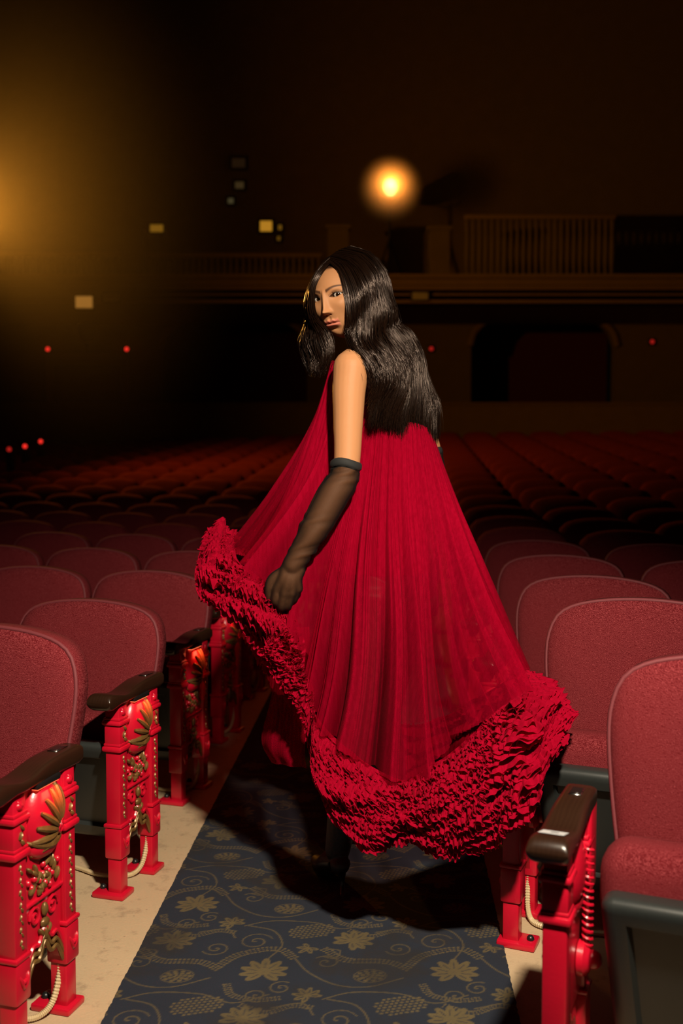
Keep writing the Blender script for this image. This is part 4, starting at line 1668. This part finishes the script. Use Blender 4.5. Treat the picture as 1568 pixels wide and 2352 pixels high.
def hair_strands(Gd, n, npt, locks, seed, width=.00072):
    r = np.random.default_rng(seed)
    lk = r.integers(0, locks, n)
    ls = (np.arange(locks) + r.uniform(.2, .8, locks)) / locks
    s = np.clip(ls[lk] + r.normal(0, .34 / locks, n), 0, 1)
    C = guide_field(Gd, s, npt)
    t = np.linspace(0, 1, npt)[None, :, None]
    # inward layering and lock-wise waves
    cen = guide_field(Gd, np.full(1, .5), npt)
    inward = unit((HAIR_C[None, None] * 1.0) - C)
    inward = inward * np.clip(1.2 - t, .35, 1)
    depth = r.uniform(0, 1, n)[:, None, None] ** 1.6
    C = C + inward * depth * (.004 + .020 * t)
    ph, am = r.uniform(0, 6.3, locks), r.uniform(.5, 1.3, locks)
    d1 = r.normal(0, 1, (locks, 3))
    wave = np.sin(t * 13 + ph[lk][:, None, None]) * am[lk][:, None, None] * d1[lk][:, None, :] * .0042 * sstep(.25, .7, t)
    off = r.normal(0, 1, (n, 1, 3)) * (.0012 + .0055 * t ** 1.2)
    ph2 = r.uniform(0, 6.3, (n, 1, 3))
    fr = np.sin(t * r.uniform(8, 22, (n, 1, 1)) + ph2) * .0011 * (t + .15)
    L = np.concatenate([np.zeros((n, 1)), np.cumsum(np.linalg.norm(np.diff(C, axis=1), axis=2), axis=1)], 1)[..., None]
    big = np.sin(L * 2 * math.pi / .135 + (2.2 * s + .5 * am[lk])[:, None, None]) * .0105 * sstep(.12, .22, L)
    lockd = (r.uniform(-1, 1, locks)[lk])[:, None, None] * .006 * sstep(.0, .3, t)
    C = C + wave + off + fr - inward * (big + lockd)
    stray = r.uniform(0, 1, n) < .02
    C[stray] += r.normal(0, 1, (stray.sum(), 1, 3)) * .012 * sstep(.3, 1, np.linspace(0, 1, npt))[None, :, None]
    # ragged ends
    cut = 1 - .11 * r.uniform(0, 1, n) ** 1.5
    tt = np.linspace(0, 1, npt)[None] * cut[:, None] * (npt - 1)
    i = np.clip(np.floor(tt).astype(int), 0, npt - 2)
    f = (tt - i)[..., None]
    a = np.arange(n)[:, None]
    C = C[a, i] * (1 - f) + C[a, i + 1] * f
    T = unit(np.gradient(C, axis=1))
    ref = unit(r.normal(0, 1, (n, 1, 3)))
    Ua = unit(np.cross(T, ref))
    Wa = np.cross(T, Ua)
    rad = width * (1 - .7 * np.linspace(0, 1, npt) ** 4)[None, :, None, None] * r.uniform(.7, 1.3, (n, 1, 1, 1))
    an = np.array([0, 2.094, 4.189])
    ring = C[:, :, None] + rad * (np.cos(an)[None, None, :, None] * Ua[:, :, None] + np.sin(an)[None, None, :, None] * Wa[:, :, None])
    V = ring.reshape(-1, 3)
    base = (np.arange(n) * npt * 3)[:, None, None]
    I, J = np.meshgrid(np.arange(npt - 1), np.arange(3), indexing='ij')
    q = np.stack([I * 3 + J, I * 3 + (J + 1) % 3, (I + 1) * 3 + (J + 1) % 3, (I + 1) * 3 + J], -1).reshape(1, -1, 4)
    Fq = (q + base).reshape(-1, 4)
    tone = np.repeat(r.uniform(0, 1, n), npt * 3)
    return V, Fq, tone


def hair_sheet(Gd, ns, npt, inset):
    C = guide_field(Gd, np.linspace(0, 1, ns), npt)
    inw = unit(HAIR_C - C)
    t = np.linspace(0, 1, npt)[None, :, None]
    C = C + inw * inset * (.4 + 1.2 * t) * np.clip(1.2 - t, .35, 1)
    C = C[:, :int(npt * .95)]
    return grid(C)


Vs, Fs, Ts, nn = [], [], [], 0
for Gd, n, locks, seed in ((GN, 6800, 40, 1), (GLf, 2400, 18, 2)):
    V, F, tn = hair_strands(Gd, n, 21, locks, seed)
    Vs.append(V); Fs.append(F + nn); Ts.append(tn); nn += len(V)
    V, F = hair_sheet(Gd, 60, 50, .010)
    Vs.append(V); Fs.append(F + nn); Ts.append(np.zeros(len(V))); nn += len(V)
hair = pobj('hair', (np.concatenate(Vs), np.concatenate(Fs)), M['hair'])
ta = hair.data.attributes.new('tone', 'FLOAT', 'POINT')
ta.data.foreach_set('value', np.concatenate(Ts).astype(np.float32))
hair['label'] = 'long wavy glossy dark brown hair with a centre parting'

# --- gown
T_C = at3([(762, 832, 2.95), (772, 880, 2.935), (786, 925, 2.925), (802, 950, 2.92), (822, 958, 2.92), (845, 962, 2.925), (880, 962, 2.93), (915, 966, 2.94), (945, 970, 2.95),
           (968, 976, 2.97), (984, 985, 3.0), (991, 995, 3.05), (978, 955, 3.10), (940, 915, 3.14), (890, 885, 3.15), (840, 855, 3.12), (795, 838, 3.06), (770, 830, 3.0)])
J_PX = np.array([(545, 1285, 2.92), (598, 1325, 2.86), (655, 1372, 2.82), (700, 1470, 2.79), (700, 1570, 2.755), (745, 1672, 2.70), (840, 1752, 2.64), (930, 1790, 2.60), (1010, 1742, 2.60),
                 (1100, 1662, 2.60), (1178, 1592, 2.60), (1196, 1535, 2.76), (1150, 1565, 3.12), (1000, 1650, 3.40), (850, 1640, 3.42), (720, 1500, 3.36), (620, 1350, 3.22), (553, 1255, 3.06)])
E_PX = np.array([(466, 1342, 2.91), (532, 1402, 2.82), (618, 1488, 2.77), (608, 1500, 2.74), (690, 1610, 2.72), (735, 1800, 2.66), (850, 1920, 2.58), (932, 1915, 2.54), (1045, 1940, 2.50),
                 (1150, 1905, 2.47), (1220, 1825, 2.45), (1232, 1690, 2.64), (1200, 1690, 3.15), (1020, 1840, 3.48), (840, 1830, 3.50), (690, 1640, 3.42), (560, 1430, 3.27), (496, 1222, 3.06)])
J_C, E_C = at3(J_PX), at3(E_PX)
NU, NT = 900, 150
Tu, Ju, Eu = catmull(T_C, NU, True), catmull(J_C, NU, True), catmull(E_C, NU, True)
cenT, cenJ = T_C.mean(0), J_C.mean(0)
phi = np.linspace(0, 2 * math.pi, NU, endpoint=False)
tt = np.linspace(0, 1, NT)
P = Tu[:, None] * (1 - tt[None, :, None]) + Ju[:, None] * tt[None, :, None]
cen = cenT[None] * (1 - tt[:, None]) + cenJ[None] * tt[:, None]
outw = P - cen[None]
outw[..., 2] = 0
outw = unit(outw)
warp = .05 * np.sin(2.2 * tt[None] * math.pi + 3 * phi[:, None]) * tt[None]
ph_ = phi[:, None] + warp
rf = np.random.default_rng(21)
folds = np.zeros((NU, NT))
for i in range(96):
    c0_, wd_, am_ = rf.uniform(0, 2 * math.pi), rf.uniform(.018, .085), rf.uniform(.25, 1.0) * rf.choice([1, 1, -.7])
    t0_ = rf.uniform(-.2, .55)
    dl = (ph_ - c0_ - rf.uniform(-.06, .06) * tt[None] + math.pi) % (2 * math.pi) - math.pi
    folds += am_ * np.exp(-(dl / wd_) ** 2) * sstep(t0_, t0_ + .6, tt[None]) * (.35 + wd_ / .085)
pl2 = noise1(ph_, 38, 31) * (1 + 0 * tt[None])
pl3 = noise1(ph_, 95, 32)
A1 = .006 + .034 * tt[None]
P = P + outw * (A1 * folds + (.003 + .007 * tt[None]) * pl2 + (.0012 + .0022 * tt[None]) * pl3)[..., None]
lw = np.exp(-((np.minimum(phi, 2 * math.pi - phi)) / .8) ** 2)
P = P - outw * ((.012 + .030 * lw)[:, None] * np.sin(math.pi * tt)[None])[..., None]
# press the cloth back where the arm lies in front of it
d, arc = dist_poly(P.reshape(-1, 3), la + [at(655, 1355, hy)])
push = np.maximum(0, .052 - d).reshape(NU, NT)
P[..., 1] += push
gown = pobj('gown', grid(P, True, False), M['tulle'])
gown['label'] = 'sheer crimson tulle gown hanging from the shoulders'

sheer = (.11 + .45 * sstep(.28, .88, tt))[None] * (1 - .45 * np.clip(folds, -.6, 1)) + .10 * noise1(ph_, 60, 77)
sa_ = gown.data.attributes.new('sheer', 'FLOAT', 'POINT')
sa_.data.foreach_set('value', np.clip(sheer, .04, .7).reshape(-1).astype(np.float32))

# gathered ruffle bands round the hem: rows of crumpled tulle strips
rr_ = np.random.default_rng(11)
nrm = Eu - Ju
seglen = np.linalg.norm(np.diff(np.concatenate([Ju, Ju[:1]]), axis=0), axis=1) + np.linalg.norm(np.diff(np.concatenate([Eu, Eu[:1]]), axis=0), axis=1)
arcu = np.concatenate([[0], np.cumsum(seglen / 2)])
NS = 3000
su = np.linspace(0, arcu[-1], NS, endpoint=False)
pu = np.interp(su, arcu, np.arange(NU + 1))
i0 = np.floor(pu).astype(int) % NU
f0 = (pu - np.floor(pu))[:, None]
Jr = Ju[i0] * (1 - f0) + Ju[(i0 + 1) % NU] * f0
Er = Eu[i0] * (1 - f0) + Eu[(i0 + 1) % NU] * f0
dirE = unit(Er - Jr)
tan = unit(np.roll(Jr + Er, -1, 0) - np.roll(Jr + Er, 1, 0))
nor = unit(np.cross(dirE, tan))
flip = np.sign(np.sum(nor * unit((Jr + Er) / 2 - (J_C.mean(0) + E_C.mean(0)) / 2), 1, keepdims=True))
flip[flip == 0] = 1
# keep the side of the band consistent along the hem
nor = nor * (1.0 if flip.mean() >= 0 else -1.0)
LAY, NW = 34, 4
wband = np.linalg.norm(Er - Jr, axis=1)
g = Geo()
for side_ in (1, -1):
    for k in range(LAY if side_ > 0 else 7):
        v = (k + .3) / (LAY if side_ > 0 else 7) + .025 * noise1(su, 9, 40 + k + 50 * (side_ > 0))
        bulge = (.062 if side_ > 0 else .035) * np.sin(math.pi * np.clip(v, 0, 1)) ** .7
        bulge = bulge * np.clip(wband / .17, .45, 1.25)
        lump = .016 * np.sin(su * 21 + 5 * v) * np.sin(v * 9 + su * 6 + side_) + .010 * noise1(su + v * .4, 30, 300)
        base = Jr + (Er - Jr) * v[:, None] + nor * (side_ * (bulge - .02 + lump))[:, None]
        ang = math.radians(50 - 24 * k / LAY) * side_
        lean = dirE * math.cos(ang) + nor * math.sin(ang)
        perp = -dirE * math.sin(ang) + nor * math.cos(ang)
        wl = rr_.uniform(.013, .024)
        ph0 = su * 2 * math.pi / wl + 2.4 * noise1(su, 18, 80 + k) + rr_.uniform(0, 6)
        amp = .0080 * (1 + .4 * noise1(su, 14, 120 + k))
        wd = .036 * (1 + .35 * noise1(su, 26, 160 + k)) * np.clip(wband / .16, .6, 1.15)
        rows = []
        for m in np.linspace(0, 1, NW):
            fold = np.sin(ph0 + .8 * m) + .28 * np.sin(ph0 * 2.3 + 1.7 * m + k)
            cr = .0075 * noise1(su * 1.0 + m * .031, 150, 200 + k)
            q = base + lean * (m * wd)[:, None] + perp * (m ** .8 * amp * fold + cr * m)[:, None] + tan * (m * amp * .45 * np.cos(ph0 * 1.1 + 2 * m))[:, None]
            rows.append(q)
        g.add(grid(np.stack(rows, 1), True, False))
V, F = g.vf()
# keep the ruffle off the holding hand
d, arc = dist_poly(V, la[-2:] + [at(655, 1375, hy)])
V[:, 1] += np.maximum(0, .060 - d)
ruf = pobj('hem_ruffle', (V, F), M['ruffle'], gown)
ruf['kind'] = 'stuff'
ruf['label'] = 'thick crumpled crimson tulle ruffle along the hem'
# inner panel of the gown showing below the lifted front
ci = at3([[(648, 1440, 2.96), (640, 1520, 2.955), (618, 1620, 2.94), (600, 1700, 2.93), (622, 1752, 2.93)],
          [(670, 1440, 2.90), (668, 1530, 2.89), (650, 1640, 2.87), (640, 1720, 2.86), (655, 1758, 2.86)],
          [(710, 1440, 2.90), (715, 1540, 2.88), (705, 1640, 2.86), (700, 1730, 2.84), (705, 1765, 2.84)]])
Q = catmull(ci, 80)
Q = np.moveaxis(catmull(np.moveaxis(Q, 1, 0), 60), 0, 1)
uu = np.linspace(0, 1, 80)[:, None]
Q[..., 1] += .005 * np.sin(uu * 14 + 2 * np.linspace(0, 1, 60)[None])
us_ = pobj('underskirt', grid(Q), M['tulle'], gown)
sa_ = us_.data.attributes.new('sheer', 'FLOAT', 'POINT')
sa_.data.foreach_set('value', np.full(80 * 60, .30, np.float32))

# ------------------------------------------------------------------ added haze volumes that imitate lens glow and flare at the two lamps
def haze(name, c, R, dens, label, power=2.0, col=(1, 1, 1)):
    k = Nodes(name)
    v = k.coord('Object')
    l = k.n('VectorMath', {0: v}, operation='LENGTH').outputs['Value']
    f = k.math('SUBTRACT', 1.0, l)
    f = k.n('Clamp', {0: f}).outputs[0]
    f = k.math('MULTIPLY', k.math('POWER', f, power), dens)
    s = k.n('VolumeScatter', {'Color': c4(*col), 'Density': f}).outputs[0]
    k.nt.links.new(s, k.out.inputs['Volume'])
    V, F = ellipsoid((0, 0, 0), (1, 1, 1), 24, 14)
    o = obj(name, (V, F), k.m, None, c)
    o.scale = (R, R, R) if np.isscalar(R) else R
    tag(o, label, 'added haze', None, 'stuff')
    return o


haze('lamp_glow_haze', tuple(at(895, 436, SPY - .42)), .66, 6.5, 'added haze ball imitating the lens glow around the stage spotlight')  # added scatter ball standing in for the halation round the lens
lc = at(-150, 500, 12.0)
haze('side_flare_haze', tuple(lc), (3.7, 2.5, 4.3), .052, 'added haze imitating amber lens flare at the far left of the hall', 1.5)  # added scatter volume standing in for veiling flare from the left
e = empty('side_spotlight', (lc[0], lc[1], lc[2]))
obj('housing', tube([(0, .0, 0), (0, .1, 0), (0, .5, 0), (0, .7, 0)], [.20, .19, .19, .12], 18), M['blackmetal'], e)
obj('lens', ellipsoid((0, -.1, 0), (.16, .05, .16), 14, 8), emit('side_lens', (1.0, .5, .12), 4.0), e)
obj('yoke', tube([(-.23, .1, 0), (-.23, .1, .35), (.23, .1, .35), (.23, .1, 0)], .018, 6), M['blackmetal'], e)
obj('hanging_pipe', tube([(0, .1, .35), (0, .1, 11.0 - lc[2])], .025, 8), M['blackmetal'], e)
tag(e, 'amber stage lamp hung from the ceiling beyond the left edge', 'spotlight')
add_light('side_bulb', 'SPOT', (lc[0] + .25, lc[1] - .3, lc[2]), 900, (1.0, .36, .03), (lc[0] + 2.4, lc[1] - .5, lc[2] + .35), spot_size=math.radians(179), spot_blend=1.0, shadow_soft_size=.1)
add_light('side_beam', 'SPOT', (lc[0], lc[1] - .3, lc[2]), 1500, (1.0, .42, .08), tuple(at(790, 670, 3.0)), spot_size=math.radians(5), spot_blend=.4, shadow_soft_size=.1)
